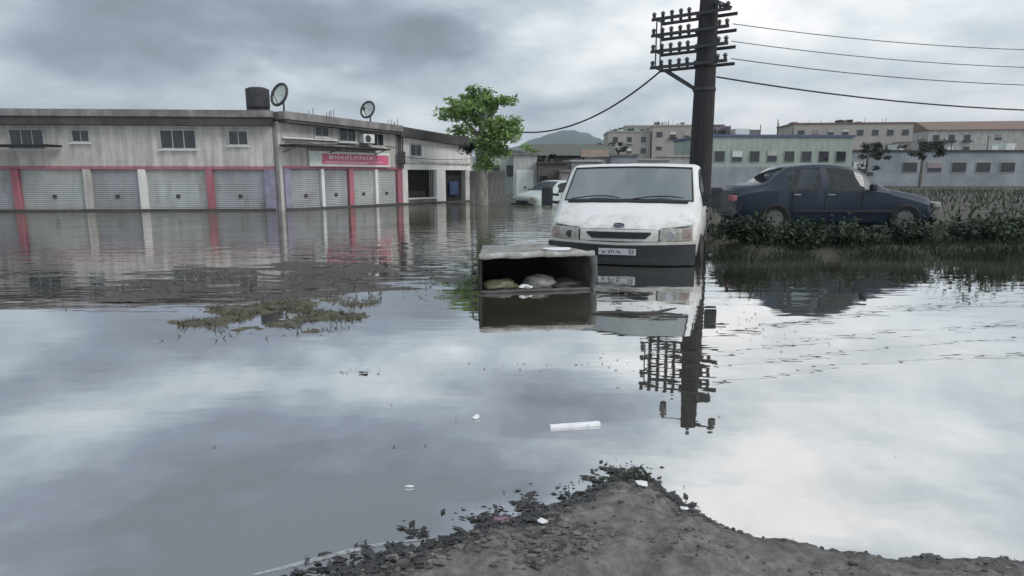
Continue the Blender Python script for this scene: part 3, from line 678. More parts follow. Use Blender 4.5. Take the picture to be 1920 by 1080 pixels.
# ------------------------------------------------------------------ things floating on the flood
fb = MB()
for k in range(15):
    x = -.145 + .29 * k / 14; w0 = .016 + .004 * nz3(x, 1, 3, 40); z1 = .015 + .004 * nz3(x, 2, 5, 50); yy = .004 * nz3(x, 4, 1, 12)
    fb.v += [(x, yy - w0, -.006), (x, yy + w0, -.006), (x, yy + w0 * .9, z1), (x, yy - w0 * .85, z1 * .9)]
for k in range(14):
    for j in range(4): fb.f.append((4 * k + j, 4 * k + (j + 1) % 4, 4 * k + 4 + (j + 1) % 4, 4 * k + 4 + j))
fb.f += [(0, 1, 2, 3), (56, 57, 58, 59)]
f_ = fb.build('foam_strip', 'foam_board', None, bevel=.003); f_.location = (.357, 3.43, .003); f_.rotation_euler = (0, R(-.6), R(9)); tag(f_, 'white foam strip floating alone on the open water', 'foam strip')
def stick(name, pts, r, m, label, cat, extra=()):
    b = MB(); b.tube(pts, r, 6)
    for e in extra: b.tube(e[0], e[1], 5)
    return tag(b.build(name, m, None, smooth=60), label, cat)
stick('floating_branch', [(.80, 6.40, .006), (.98, 6.40, .012), (1.12, 6.37, .018), (1.30, 6.39, .01), (1.48, 6.42, .012), (1.62, 6.52, .02), (1.72, 6.56, .03)], [.006, .012, .022, .02, .018, .014, .006], 'twig',
      'black waterlogged branch floating in front of the van', 'branch',
      [([(1.02, 6.39, .01), (1.08, 6.46, .03), (1.14, 6.5, .02)], .008), ([(1.10, 6.37, .01), (1.18, 6.30, .015), (1.27, 6.28, .006)], .009), ([(1.4, 6.41, .01), (1.47, 6.48, .02)], .007)])
db_ = MB()
for i in range(26): 
    x = random.gauss(0, .13); blobmesh(db_, (x, random.gauss(0, .04), random.uniform(-.005, .018)), (random.uniform(.03, .08), random.uniform(.02, .04), random.uniform(.012, .03)), i, rough=.6)
d_ = db_.build('debris_clump', 'wetleaf', None, smooth=50); d_.location = (1.42, 7.55, 0); tag(d_, 'black floating clump of debris beside the container', 'debris', kind='stuff')
def scrap(loc, s, m, label, seed, name='litter_scrap', group='litter'):
    b = MB(); n = 7; vs = [(0, 0, .006)]
    rr = random.Random(seed)
    for i in range(n):
        a = 2 * math.pi * i / n; k = rr.uniform(.6, 1.2); vs.append((s[0] * k * math.cos(a), s[1] * k * math.sin(a), rr.uniform(0, .6) * min(s)))
    top = [(x, y, z + .004) for x, y, z in vs]
    fs = [(0, 1 + i, 1 + (i + 1) % n) for i in range(n)] + [(n + 1, n + 2 + (i + 1) % n, n + 2 + i) for i in range(n)] + [(1 + i, n + 2 + i, n + 2 + (i + 1) % n, 1 + (i + 1) % n) for i in range(n)]
    b.add(vs + top, fs); o = b.build(name, m); o.location = loc; return tag(o, label, 'litter', group)
scrap((.565, 2.59, bankh(.565, 2.59) + .006), (.032, .022), 'white_litter', 'white scrap on the tip of the mud bank beside the weed', 1)
scrap((.125, 2.33, bankh(.125, 2.33) + .006), (.028, .016), 'white_litter', 'white scrap in the pebbly middle of the mud bank', 2)
scrap((-.045, 2.375, bankh(-.045, 2.375) + .008), (.045, .03), 'pink_litter', 'crumpled pink wrapper at the water edge of the mud bank', 3, 'wrapper')
scrap((.72, 2.46, bankh(.72, 2.46) + .006), (.02, .013), 'white_litter', 'small white scrap on the steep far flank of the mud bank', 4)
scrap((-.21, 3.55, .003), (.022, .02), 'white_litter', 'tiny white scrap floating level with the foam strip', 5)
scrap((-.47, 2.71, .003), (.022, .005), 'white_litter', 'thin white sliver floating near the bottom of the open water', 6)
scrap((-1.07, 4.41, .003), (.05, .022), 'bag_dark', 'dark scrap floating on the water left of the container', 7)
scrap((1.95, 5.9, .003), (.09, .03), 'wetleaf', 'dark weed patch floating right of the black branch', 9, 'floating_weed')
# pale scum streak curving over the near water
sb = MB(); line = [(-.92, 2.06), (-.83, 2.10), (-.74, 2.145), (-.64, 2.195), (-.55, 2.235), (-.47, 2.262), (-.40, 2.275), (-.33, 2.285)]
wd = [.006, .011, .013, .014, .013, .009, .006, .003]
vs = []
for i, (x, y) in enumerate(line):
    vs += [(x, y - wd[i], .004), (x, y + wd[i], .004)]
sb.add(vs, [(2 * i, 2 * i + 2, 2 * i + 3, 2 * i + 1) for i in range(len(line) - 1)])
tag(sb.build('scum_streak', 'scum'), 'thin pale scum streak curving across the near water', 'scum', kind='stuff')

# half-drowned weed, plus added silt mats deepening the mirrored dark of the shop eaves
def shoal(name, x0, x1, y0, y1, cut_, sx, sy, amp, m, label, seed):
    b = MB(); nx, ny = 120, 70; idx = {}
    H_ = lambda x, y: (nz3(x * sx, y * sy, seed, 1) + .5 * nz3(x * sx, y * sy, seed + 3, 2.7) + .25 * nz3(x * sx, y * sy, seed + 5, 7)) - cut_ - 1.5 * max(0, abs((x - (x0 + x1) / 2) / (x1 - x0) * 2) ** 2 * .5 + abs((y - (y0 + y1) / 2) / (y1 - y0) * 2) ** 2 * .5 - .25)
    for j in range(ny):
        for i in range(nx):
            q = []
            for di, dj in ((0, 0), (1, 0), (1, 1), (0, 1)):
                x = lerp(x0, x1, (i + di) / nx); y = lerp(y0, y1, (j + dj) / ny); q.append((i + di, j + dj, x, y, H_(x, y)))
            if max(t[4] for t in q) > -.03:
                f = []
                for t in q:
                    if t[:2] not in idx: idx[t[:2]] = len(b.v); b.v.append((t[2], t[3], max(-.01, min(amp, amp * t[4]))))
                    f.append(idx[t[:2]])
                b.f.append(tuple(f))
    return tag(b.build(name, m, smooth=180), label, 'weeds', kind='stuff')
M['silt'] = mat('reflection_silt', (.075, .066, .050), .45, scale=8, c2=(.03, .027, .022), bump=.8)
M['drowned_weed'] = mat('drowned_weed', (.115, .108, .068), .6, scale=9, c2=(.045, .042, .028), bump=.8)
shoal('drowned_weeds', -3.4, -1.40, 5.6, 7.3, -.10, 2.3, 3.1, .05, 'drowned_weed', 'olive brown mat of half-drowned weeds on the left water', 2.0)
shoal('eave_reflection_silt', -5.6, -.6, 7.0, 10.4, -.16, 1.0, 2.8, .03, 'silt', 'brown silt strips added to darken the mirrored shop eaves on the water', 5.0)
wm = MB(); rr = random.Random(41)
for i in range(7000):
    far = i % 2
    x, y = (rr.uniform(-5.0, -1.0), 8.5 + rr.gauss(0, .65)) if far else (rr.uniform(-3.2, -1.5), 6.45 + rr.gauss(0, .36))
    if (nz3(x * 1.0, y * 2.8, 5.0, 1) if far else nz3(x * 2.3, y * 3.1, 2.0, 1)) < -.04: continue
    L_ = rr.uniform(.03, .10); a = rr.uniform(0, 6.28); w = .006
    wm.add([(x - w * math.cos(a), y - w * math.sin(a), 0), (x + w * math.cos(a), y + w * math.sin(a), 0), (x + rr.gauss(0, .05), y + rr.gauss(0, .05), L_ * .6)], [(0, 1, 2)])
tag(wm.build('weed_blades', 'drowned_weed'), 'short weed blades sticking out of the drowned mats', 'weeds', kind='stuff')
sk = MB(); rr = random.Random(43)
for (cx, cy, sx_, sy_, n_) in ((.5, 4.65, .35, .12, 30), (2.3, 5.7, .2, .35, 45), (-1.15, 4.45, .12, .06, 12), (1.5, 3.5, .5, .3, 8), (-.6, 3.2, .8, .4, 6), (1.2, 6.9, .5, .12, 30)):
    for _ in range(n_):
        x, y = rr.gauss(cx, sx_), rr.gauss(cy, sy_); r_ = rr.uniform(.004, .016) * (y / 4); a = rr.uniform(0, 3.1)
        sk.add([(x + r_ * math.cos(a + k * 1.57) * (1 if k % 2 else .5), y + r_ * math.sin(a + k * 1.57) * (1 if k % 2 else .5), .0045) for k in range(4)], [(0, 1, 2, 3)])
tag(sk.build('floating_specks', 'wetleaf'), 'tiny dark specks scattered over the flood water', 'specks', kind='stuff')
M['straw'] = mat('straw', (.26, .23, .17), .8, scale=9, island=.5)
sw_ = MB()
for i in range(420):
    x = rr.uniform(-.7, 2.1); y = rr.uniform(2.0, 2.8)
    if bankh(x, y) < .01 or nz3(x, y, 15, 5) < .05: continue
    L_ = rr.uniform(.012, .045); a = rr.uniform(0, 6.28); h = bankh(x, y) + .004
    sw_.tube([(x, y, h), (x + L_ * math.cos(a), y + L_ * math.sin(a), bankh(x + L_ * math.cos(a), y + L_ * math.sin(a)) + .006)], .0011, 4)
tag(sw_.build('straw_litter', 'straw'), 'short dry straw bits and twigs on the mud bank', 'straw', kind='stuff')

# weed tuft at the tip of the bank
wt = empty('weed_tuft', (.54, 2.72, bankh(.54, 2.72)), 0, 'small green weed growing at the tip of the mud bank', 'weed')
def leafcloud(b, clumps, size, seed, squash=1.0):
    rr = random.Random(seed)
    for (c, r, n) in clumps:
        for _ in range(n):
            d = Vector((rr.gauss(0, 1), rr.gauss(0, 1), rr.gauss(0, 1))).normalized() * (rr.random() ** .45)
            p = Vector((c[0] + d.x * r[0], c[1] + d.y * r[1], c[2] + d.z * r[2]))
            L = size * rr.uniform(.6, 1.35); w = L * .42
            u = Vector((rr.gauss(0, 1), rr.gauss(0, 1), rr.gauss(0, .6))).normalized(); v = u.cross(Vector((rr.gauss(0, .5), rr.gauss(0, .5), 1))).normalized()
            nrm = u.cross(v)
            b.add([p - u * L, p + v * w + nrm * w * .3, p + u * L, p - v * w + nrm * w * .3], [(0, 1, 2), (0, 2, 3)])
lw = MB(); leafcloud(lw, [((0, 0, .02), (.11, .05, .025), 60), ((.05, .02, .045), (.05, .03, .03), 40), ((-.10, -.03, .015), (.06, .03, .015), 30)], .013, 3); lw.build('leaf_cluster', 'leaf_dark', wt)
lw = MB()
for i in range(6):
    a = i * 1.05; lw.tube([(0, 0, -.01), (.05 * math.cos(a), .03 * math.sin(a), .03), (.09 * math.cos(a), .05 * math.sin(a), .035)], [.003, .002, .001], 4)
lw.build('stem', 'leaf_dark', wt)

# ------------------------------------------------------------------ shop row (receding facade)
# local frame: x runs along the facade away from the camera, -y is the street side
EX = math.degrees(math.atan2(.80695, .59062))
SHOP = empty('shop_building', (-8.80, 26.57, 0), EX, 'two storey grey shop building with roller shutters and dark eave', 'building')
def part(name, m, boxes, parent=None, bevel=0, smooth=0):
    b = MB()
    for x in boxes: b.box(*x)
    return b.build(name, m, parent, bevel=bevel, smooth=smooth)
def shutter(parent, x0, x1, z0, z1, m, y=.10):
    b = MB(); n = max(6, int((z1 - z0) / .075)); vs = []
    for i in range(n + 1):
        z = lerp(z0, z1, i / n)
        vs += [(x0, y, z), (x1, y, z), (x0, y - .022, z + .03), (x1, y - .022, z + .03)]
    fs = []
    for i in range(2 * n + 1): fs.append((2 * i, 2 * i + 1, 2 * i + 3, 2 * i + 2))
    b.add(vs, fs); o = b.build('roller_shutter', m, parent)
    part('lock_box', 'iron', [((x0 + x1) / 2 - .07, (x0 + x1) / 2 + .07, y - .06, y - .031, z0 + .85, z0 + .98)], o)
    part('bottom_rail', 'iron', [(x0, x1, y - .03, y + .01, z0 + .24, z0 + .28)], o)
    return o
def window(parent, x0, x1, z0, z1, y=0.0, pane='glass_far', frame='wall_white', mull=1, sill=True, d=.05):
    w = part('window', frame, [(x0 - .05, x0, y - .03, y + d, z0 - .05, z1 + .05), (x1, x1 + .05, y - .03, y + d, z0 - .05, z1 + .05), (x0, x1, y - .03, y + d, z1, z1 + .05), (x0, x1, y - .03, y + d, z0 - .05, z0)] +
             [(lerp(x0, x1, k / (mull + 1)) - .015, lerp(x0, x1, k / (mull + 1)) + .015, y - .02, y + .02, z0, z1) for k in range(1, mull + 1)], parent)
    part('pane', pane, [(x0, x1, y - .008, y + .01, z0, z1)], w)
    if sill: part('sill', 'sign_white', [(x0 - .1, x1 + .1, y - .10, y - .032, z0 - .10, z0 - .055)], w)
    return w
# ground floor piers, back wall, lintel
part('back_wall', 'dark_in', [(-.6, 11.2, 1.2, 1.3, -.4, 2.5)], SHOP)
part('side_wall', 'plaster', [(11.0, 11.25, .01, 5, -.4, 3.0)], SHOP); part('side_wall', 'plaster', [(-.75, -.6, .05, 5, -.4, 3.5)], SHOP)
for (a, b_, m) in ((-.6, -.30, 'lav'), (1.18, 1.33, 'sign_white'), (2.66, 2.92, 'pink'), (4.18, 4.34, 'plaster_pale'), (5.58, 5.90, 'pink')):
    part('pier', m, [(a, b_, -.06, .35, -.4, 1.66)], SHOP, bevel=.015)
part('pier', 'plaster_pale', [(5.92, 6.28, -.02, .35, -.4, 1.66)], SHOP)
part('pier', 'plaster_pale', [(8.30, 8.98, -.06, .5, -.4, 1.655)], SHOP, bevel=.02)
part('pier', 'plaster', [(10.6, 10.99, -.02, .35, -.4, 1.66)], SHOP)
for (a, b_, m) in ((-.29, 1.17, 'shutter'), (1.34, 2.65, 'shutter'), (2.93, 4.17, 'shutter_pale'), (4.35, 5.57, 'shutter_pale')):
    shutter(SHOP, a, b_, -.35, 1.66, m)
part('plinth', 'eave', [(-.62, 5.92, -.13, -.065, -.4, .075)], SHOP); part('plinth', 'eave', [(5.94, 10.99, -.12, -.085, -.4, .06)], SHOP)
part('lintel_band', 'pink', [(-.6, 5.91, -.03, .5, 1.665, 1.76)], SHOP)
part('lintel', 'plaster_pale', [(5.92, 11.0, -.03, .5, 1.665, 1.95)], SHOP)
# barred shop window with a sill wall, and the dark doorway
part('sill_wall', 'concrete', [(6.285, 8.295, .0, .3, -.4, .22)], SHOP)
part('window_sill', 'plaster_pale', [(6.285, 8.295, -.08, .32, .225, .29)], SHOP)
br = empty('window_bars', (0, 0, 0)); br.parent = SHOP
for k in range(14): part('bar', 'iron', [(6.34 + k * .14, 6.365 + k * .14, .10, .125, .29, 1.66)], br)
part('counter', 'wall_brown', [(6.4, 8.0, .5, 1.0, -.3, .6)], SHOP)
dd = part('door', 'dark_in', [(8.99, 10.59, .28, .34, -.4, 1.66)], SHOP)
part('drum', 'blue_cloth', [(9.5, 10.2, .10, .26, .35, 1.05)], dd, bevel=.06)
# upper floor
part('upper_wall', 'plaster', [(-.6, 5.9, .0, .3, 1.765, 3.52)], SHOP)
part('upper_wall', 'plaster_pale', [(5.905, 11.0, -.02, .3, 1.955, 3.2)], SHOP)
part('string_course', 'plaster', [(5.905, 11.02, -.10, -.022, 1.96, 2.06)], SHOP)
for (a, b_, z0, z1) in ((1.0, 1.65, 3.02, 3.36), (2.25, 3.1, 2.88, 3.36), (4.05, 4.75, 2.75, 3.25)):
    window(SHOP, a, b_, z0, z1, -.02)
window(SHOP, 6.5, 7.2, 2.35, 2.85, -.04)
part('ledge', 'plaster_pale', [(-.6, 2.1, -.12, -.002, 2.84, 2.90)], SHOP)
# sloping roof slab with parapet and tarred fascia
rf = MB()
def sl_box(b, x0, x1, y0, y1, za0, za1, zb0, zb1):
    b.add([(x0, y0, za0), (x0, y1, za0), (x0, y1, za1), (x0, y0, za1), (x1, y0, zb0), (x1, y1, zb0), (x1, y1, zb1), (x1, y0, zb1)], [(0, 1, 2, 3), (4, 7, 6, 5), (0, 4, 5, 1), (3, 2, 6, 7), (0, 3, 7, 4), (1, 5, 6, 2)])
sl_box(rf, -.75, 5.6, -.50, 5.0, 3.56, 3.86, 3.40, 3.68); ro = rf.build('roof_slab', 'concrete', SHOP)
rf = MB(); sl_box(rf, 5.61, 11.4, -.34, 5.0, 3.20, 3.66, 2.86, 3.30); rf.build('roof_slab', 'eave', SHOP)
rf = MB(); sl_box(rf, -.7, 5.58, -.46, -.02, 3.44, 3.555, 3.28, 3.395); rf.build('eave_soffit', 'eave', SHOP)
dpz = MB()
for k, x in enumerate((5.62, 5.74, 5.88)): dpz.tube([(x, -.14, 1.7), (x, -.14, 3.38)], .035, 8)
dpz.tube([(5.5, -.14, 2.4), (6.05, -.16, 2.46)], .02, 6)
dpz.build('downpipes', 'iron', SHOP, smooth=50)
meter = part('meter_box', 'armsteel', [(5.5, 5.95, -.24, -.185, 1.95, 2.5)], SHOP, bevel=.02)
# starter bars left in the roof columns
for x, n_ in ((1.95, 4), (5.7, 5), (.9, 2)):
    b = MB()
    zt = 3.74 if x < 5 else 3.62
    for k in range(n_):
        px = x + (k % 2) * .22; py = .2 + (k // 2) * .2
        b.tube([(px, py, zt), (px + random.uniform(-.02, .02), py, zt + .35 + random.uniform(-.08, .12))], .014, 5)
    b.build('starter_bars', 'iron', SHOP)
def sworld(x, y, z):
    a = R(EX); return (-8.80 + x * math.cos(a) - y * math.sin(a), 26.57 + x * math.sin(a) + y * math.cos(a), z)
ac = part('air_conditioner', 'sign_white', [(3.3, 3.95, -.36, -.04, 2.80, 3.2)], SHOP, bevel=.02)
fg = MB(); fg.tube([(3.56, -.37, 3.0), (3.56, -.362, 3.0)], .16, 20); fg.build('fan_grille', 'iron', ac)
fc = MB(); fc.tube([(x, -.05 - .01 * math.sin(x * 5), 2.72 - .05 * math.sin(x * 1.3) ** 2) for x in fl(-.5, 5.5, 30)], .014, 5); fc.build('wall_cable', 'cable', SHOP)
fc = MB(); fc.tube([(x, -.16, 2.28 - .10 * math.sin((x - 5.9) / 5.0 * math.pi)) for x in fl(5.9, 10.9, 20)], .014, 5); fc.build('wall_cable', 'cable', SHOP)
# awning
aw = MB()
sl_box(aw, -.75, 4.3, -1.0, -.03, 2.52, 2.60, 2.50, 2.55)
awo = aw.build('awning', 'tarp', None); awo.location = (-8.80, 26.57, 0); awo.rotation_euler = (0, 0, R(EX)); tag(awo, 'black sagging tarpaulin awning above the pink shop sign', 'awning')
for x in (-.6, 1.6, 4.1):
    b = MB(); b.beam((x, -.95, 2.515), (x, -.04, 2.30), .03, .03); b.build('strut', 'iron', awo)
# sign
def make_sign(name, loc, rz, w, label, seed):
    s = empty(name, loc, rz, label, 'sign', 'pink shop signs')
    part('board', 'sign_white', [(0, w, -.14, -.04, 0, .64)], s, bevel=.01)
    part('printed_panel', 'sign_pink', [(w * .14, w * .985, -.146, -.1415, .09, .53)], s)
    b = MB(); rr = random.Random(seed); x = w * .22
    while x < w * .80:        # worn lettering, too blurred to read: only strokes remain
        h = rr.uniform(.12, .2); ww = rr.uniform(.035, .06)
        b.box(x, x + ww, -.1505, -.1465, .30, .30 + h)
        if rr.random() < .5: b.box(x + ww, x + ww + .08, -.1505, -.1465, .30 + h * rr.random(), .335 + h * .6)
        x += rr.uniform(.10, .17)
    b.box(w * .16, w * .70, -.1505, -.1465, .135, .165); b.box(w * .18, w * .9, -.1505, -.1465, .20, .225)
    b.build('worn_lettering', 'letter', s)
    return s
p = sworld(.55, -.02, 1.765); make_sign('shop_sign', p, EX, 4.45, 'pink and white shop sign below the black awning', 2)
# satellite dishes
def dish(loc, rz, r, label):
    d = empty('satellite_dish', loc, rz, label, 'satellite dish', 'satellite dishes on the roofs')
    b = MB(); rings, n = 5, 28; vs = [(0, .0, 0)]; fs = []
    for i in range(1, rings + 1):
        q = r * i / rings
        for j in range(n):
            a = 2 * math.pi * j / n; vs.append((q * math.cos(a), -.28 * q * q / r, q * math.sin(a) * 1.05))
    for j in range(n): fs.append((0, 1 + j, 1 + (j + 1) % n))
    for i in range(rings - 1):
        for j in range(n): fs.append((1 + i * n + j, 1 + i * n + (j + 1) % n, 1 + (i + 1) * n + (j + 1) % n, 1 + (i + 1) * n + j))
    b.add(vs, fs); o = b.build('reflector', 'sign_white', d, smooth=60); o.location = (0, 0, r + .25); o.rotation_euler = (R(-18), 0, 0)
    t = MB(); t.tube([(r * 1.0 * math.cos(a), -.28 * r, r * 1.05 * math.sin(a)) for a in [2 * math.pi * j / 32 for j in range(33)]], r * .13, 8); t.build('reflector_rim', 'iron', o, smooth=60)
    t = MB(); t.tube([(0, -.1 * r, -r), (0, -r * .95, -.1)], .018, 6); t.box(-.05, .05, -r * 1.1, -r * .9, -.14, 0); t.build('receiver_arm', 'iron', o)
    t = MB(); t.tube([(0, .08, -.06), (0, .08, r + .25), (0, .0, r + .25)], .035, 8); t.build('mast', 'iron', d, smooth=50)
    return d
dish(sworld(4.25, .3, 3.70), -25, .36, 'round satellite dish on the middle of the sloping shop roof')
dish(sworld(-.35, .2, 3.84), -30, .42, 'round satellite dish at the corner end of the shop roof')

# ------------------------------------------------------------------ neighbouring shops along the near side
NB = empty('corner_shop_building', (-9.55, 26.0, 0), 184, 'long grey shop building facing the water with closed shutters and pink lintel', 'building')
# local x now runs to the left of the picture, +y towards the camera
def nbp(name, m, boxes, parent=None, bevel=0): return part(name, m, [(a, b_, -d, -c, e, f) for a, b_, c, d, e, f in boxes], parent or NB, bevel)
L = 14.6
def nsh(x0, x1, m):
    o = shutter(NB, x0, x1, -.35, 1.62, m, y=-.10)
    for v in o.data.vertices: v.co.y = -v.co.y - .20
    for c in o.children:
        for v in c.data.vertices: v.co.y = -v.co.y - .20
x = .35; k = 0
NB_BAYS = []
while x < L - 1.5:
    w = (2.0, 2.3, 1.8, 2.4, 2.1, 2.2)[k % 6]; NB_BAYS.append((x, x + w)); x += w + .28; k += 1
for i, (a, b_) in enumerate(NB_BAYS):
    nsh(a, b_, ('shutter', 'shutter_pale')[i % 2])
    nbp('pier', ('pink', 'plaster_pale', 'plaster')[i % 3], [(b_ + .005, b_ + .275, -.06, .35, -.4, 1.625)], bevel=.015)
nbp('pier', 'lav', [(-.05, .345, -.06, .35, -.4, 1.625)], bevel=.015)
nbp('plinth', 'eave', [(-.05, L, -.13, -.065, -.4, .075)])
nbp('lintel_band', 'pink', [(-.05, L, -.03, .5, 1.63, 1.74)])
nbp('upper_wall', 'plaster', [(-.05, L, .0, .3, 1.745, 3.30)])
nbp('roof_slab', 'concrete', [(-.15, L + .1, -.4, 5, 3.62, 3.88)])
nbp('eave_soffit', 'eave', [(-.1, L, -.34, .3, 3.305, 3.615)])
nbp('back_wall', 'dark_in', [(-.05, L, 1.2, 1.3, -.4, 2.5)])
for i, (xx, ww, z0, z1) in enumerate(((.9, .7, 2.6, 3.1), (2.9, 1.3, 2.45, 3.12), (6.9, .6, 2.7, 3.1), (8.6, 1.2, 2.45, 3.12), (11.9, .8, 2.55, 3.1))):
    w = window(NB, xx, xx + ww, z0, z1, .02, pane='glass_far', mull=1 if ww < 1 else 2)
    for o in (w, *w.children):
        for v in o.data.vertices: v.co.y = -v.co.y + .04
aw = MB(); sl_box(aw, 0, 6.0, -1.0, -.02, 2.44, 2.50, 2.46, 2.54)
awo = aw.build('awning', 'tarp', None); awo.location = (-23.4, 24.95, 0); awo.rotation_euler = (0, 0, R(4)); tag(awo, 'black awning over the shutters at the picture edge', 'awning')
wtk = empty('water_tank', (-10.35, 27.0, 3.88), 0, 'dark water tank on the roof beside the corner dish', 'water tank')
t = MB(); t.tube([(0, 0, .2), (0, 0, .24), (0, 0, .95), (0, 0, 1.02)], [.42, .46, .46, .30], 24); t.build('drum', 'armsteel', wtk, smooth=40)
part('stand', 'iron', [(-.35, .35, -.35, .35, 0, .2)], wtk)

# ------------------------------------------------------------------ tree and fence by the shop corner
TREE = empty('street_tree', (-1.45, 31.0, -.38), 0, 'leafy green tree standing in the water before the plank fence', 'tree')
tb = MB(); tb.tube([(0, 0, 0), (.02, 0, 1.2), (-.03, 0, 2.5), (.05, 0, 3.6), (.0, 0, 4.7), (.05, 0, 5.5)], [.34, .28, .23, .17, .11, .04], 14)
for pts, r in (([(-.02, 0, 2.9), (.7, -.1, 3.5), (1.4, 0, 3.9)], [.11, .08, .03]), ([(.03, 0, 3.5), (-.8, .1, 4.3), (-1.6, 0, 4.8)], [.10, .07, .03]), ([(.05, 0, 3.9), (.7, .1, 4.8), (1.0, 0, 5.4)], [.08, .06, .02]), ([(0, 0, 3.0), (-.6, -.3, 3.5), (-1.0, -.4, 3.6)], [.08, .05, .02])):
    tb.tube(pts, r, 8)
tb.build('trunk', 'bark', TREE, smooth=60)
cb_ = MB()
rr = random.Random(12); cl = []
def mass(c, r, k, n):
    for _ in range(k):
        d = Vector((rr.gauss(0, 1), rr.gauss(0, 1), rr.gauss(0, 1))).normalized() * rr.random() ** .4
        q = rr.uniform(.22, .42); cl.append(((c[0] + d.x * r[0], c[1] + d.y * r[1], c[2] + d.z * r[2]), (q * 1.25, q * 1.25, q * .75), n))
mass((-.35, 0, 4.95), (1.45, 1.1, .45), 30, 70); mass((.05, 0, 5.45), (.6, .6, .35), 8, 70); mass((.9, 0, 5.2), (.55, .5, .2), 7, 60); mass((-1.45, 0, 4.6), (.5, .5, .22), 7, 55)
mass((1.0, -.2, 3.85), (.85, .8, .75), 22, 70); mass((.75, 0, 2.95), (.6, .6, .45), 9, 60); mass((-.9, -.2, 3.85), (.5, .5, .25), 6, 55); mass((1.65, 0, 4.0), (.4, .4, .2), 4, 50); mass((.1, .3, 4.35), (.6, .5, .35), 9, 65); mass((.35, -.1, 3.2), (.8, .6, .8), 18, 70); mass((.3, 0, 2.3), (.5, .5, .4), 6, 55)
leafcloud(cb_, cl, .115, 5); cb_.build('crown', 'leaf', TREE)
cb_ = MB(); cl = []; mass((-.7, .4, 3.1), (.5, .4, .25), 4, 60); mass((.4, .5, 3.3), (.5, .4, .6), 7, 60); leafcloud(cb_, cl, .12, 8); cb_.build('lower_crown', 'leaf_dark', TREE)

FEN = empty('plank_fence', (-2.1, 32.2, 0), 2, 'weathered grey upright plank fence below the tree', 'fence')
rr = random.Random(3)
pm = MB(); pm.box(0, .205, 0, .03, -.4, 1.6)
pk = pm.build('plank', 'board_grey', FEN)
for k in range(8):
    q = pk if k == 0 else pk.copy()
    if k: col.objects.link(q); q.parent = FEN
    q.location = (k * .222, rr.uniform(-.012, .012), rr.uniform(-.08, .06)); q.rotation_euler = (0, R(rr.uniform(-.8, .8)), 0)
part('rail', 'board_grey', [(-.02, 1.78, .034, .09, .30, .40), (-.02, 1.78, .034, .09, 1.2, 1.3)], FEN)

# ------------------------------------------------------------------ power pole
PX, PY = 7.20, 25.0
def make_pole():
    P = empty('power_pole', (PX, PY, .196), 0); P.scale = (.926, .926, .926)
    b = MB(); b.tube([(.03, 0, -.6), (.04, 0, 4), (.05, 0, 7), (.05, 0, 9.35)], [.47, .43, .38, .32], 20); b.build('pole', 'pole', P, smooth=60)
    for z in (4.72, 5.68): 
        c = MB(); c.tube([(.03, 0, z - .06), (.03, 0, z + .06)], .46, 20); c.build('collar', 'armsteel', P, smooth=50)
    A = R(-36); ux, uy = math.cos(A), math.sin(A)
    def ap(t, off, z): return (.05 + ux * t - uy * off, uy * t + ux * off, z)
    ins = MB(); ins.tube([(0, 0, 0), (0, 0, .05), (0, 0, .09), (0, 0, .12), (0, 0, .17), (0, 0, .22)], [.03, .085, .05, .095, .085, .03], 10)
    im = None
    for lv, z in enumerate((5.70, 6.34, 6.97, 7.60)):
        arm = MB(); arm.beam(ap(-2.2, -.47, z), ap(1.0, -.47, z), .07, .12); ao = arm.build('crossarm', 'armsteel', P)
        arm = MB(); arm.beam(ap(-2.2, .47, z), ap(1.0, .47, z), .07, .12); arm.build('crossarm', 'armsteel', P)
        for t in (-2.1, -1.72, -1.34, -.96, -.62, .62, .92):
            for off in ((-.47, .47) if t < 0 else (-.47,)):
                if im is None: io = ins.build('insulator', 'insul', P, smooth=40); im = io
                else: io = im.copy(); col.objects.link(io); io.parent = P
                io.location = ap(t, off, z + .06)
        t_ = MB(); t_.beam(ap(-2.0, -.43, z - .02), ap(-2.0, .43, z - .02), .05, .05); t_.build('tie_bar', 'armsteel', P)
    for t in (-1.95, -1.75):
        s_ = MB(); s_.beam(ap(t, -.53, 5.66), ap(t, -.53, 7.66), .05, .04); s_.build('strap', 'armsteel', P)
    for off in (-.40, .40):
        s_ = MB(); s_.beam(ap(-1.75, off, 5.64), ap(-.32, off * .7, 4.72), .09, .09); s_.build('brace', 'armsteel', P)
    # top arm that shows only in the mirror of the water
    arm = MB(); arm.beam(ap(-1.25, 0, 9.05), ap(1.2, 0, 9.05), .08, .10); arm.build('top_arm', 'armsteel', P)
    s_ = MB(); s_.beam(ap(.15, -.2, 8.1), ap(.95, -.2, 7.66), .12, .16); s_.build('brace', 'armsteel', P)
    h_ = MB(); h_.tube([ap(-1.2, 0, 8.98), ap(-1.2, 0, 8.85), ap(-1.2, 0, 8.45), ap(-1.2, 0, 8.35)], [.06, .16, .15, .05], 12); h_.build('hanging_insulator', 'insul', P, smooth=40)
    h_ = MB(); h_.tube([ap(1.05, 0, 9.0), ap(1.05, 0, 8.9), ap(1.05, 0, 8.75), ap(1.05, 0, 8.7)], [.05, .16, .15, .05], 12); h_.build('hanging_insulator', 'insul', P, smooth=40)
    h_ = MB(); h_.tube([ap(1.0, 0, 9.1), ap(1.0, 0, 9.16), ap(1.0, 0, 9.34), ap(1.0, 0, 9.4)], [.05, .15, .13, .04], 12); h_.build('hanging_insulator', 'insul', P, smooth=40)
    h_ = MB(); h_.tube([(.05, 0, 9.3), (.05, 0, 9.7)], [.10, .07], 10); h_.build('pole_tip', 'insul', P, smooth=40)
    return P
P1 = make_pole(); tag(P1, 'thick dark power pole with four crossarm tiers behind the white van', 'power pole')
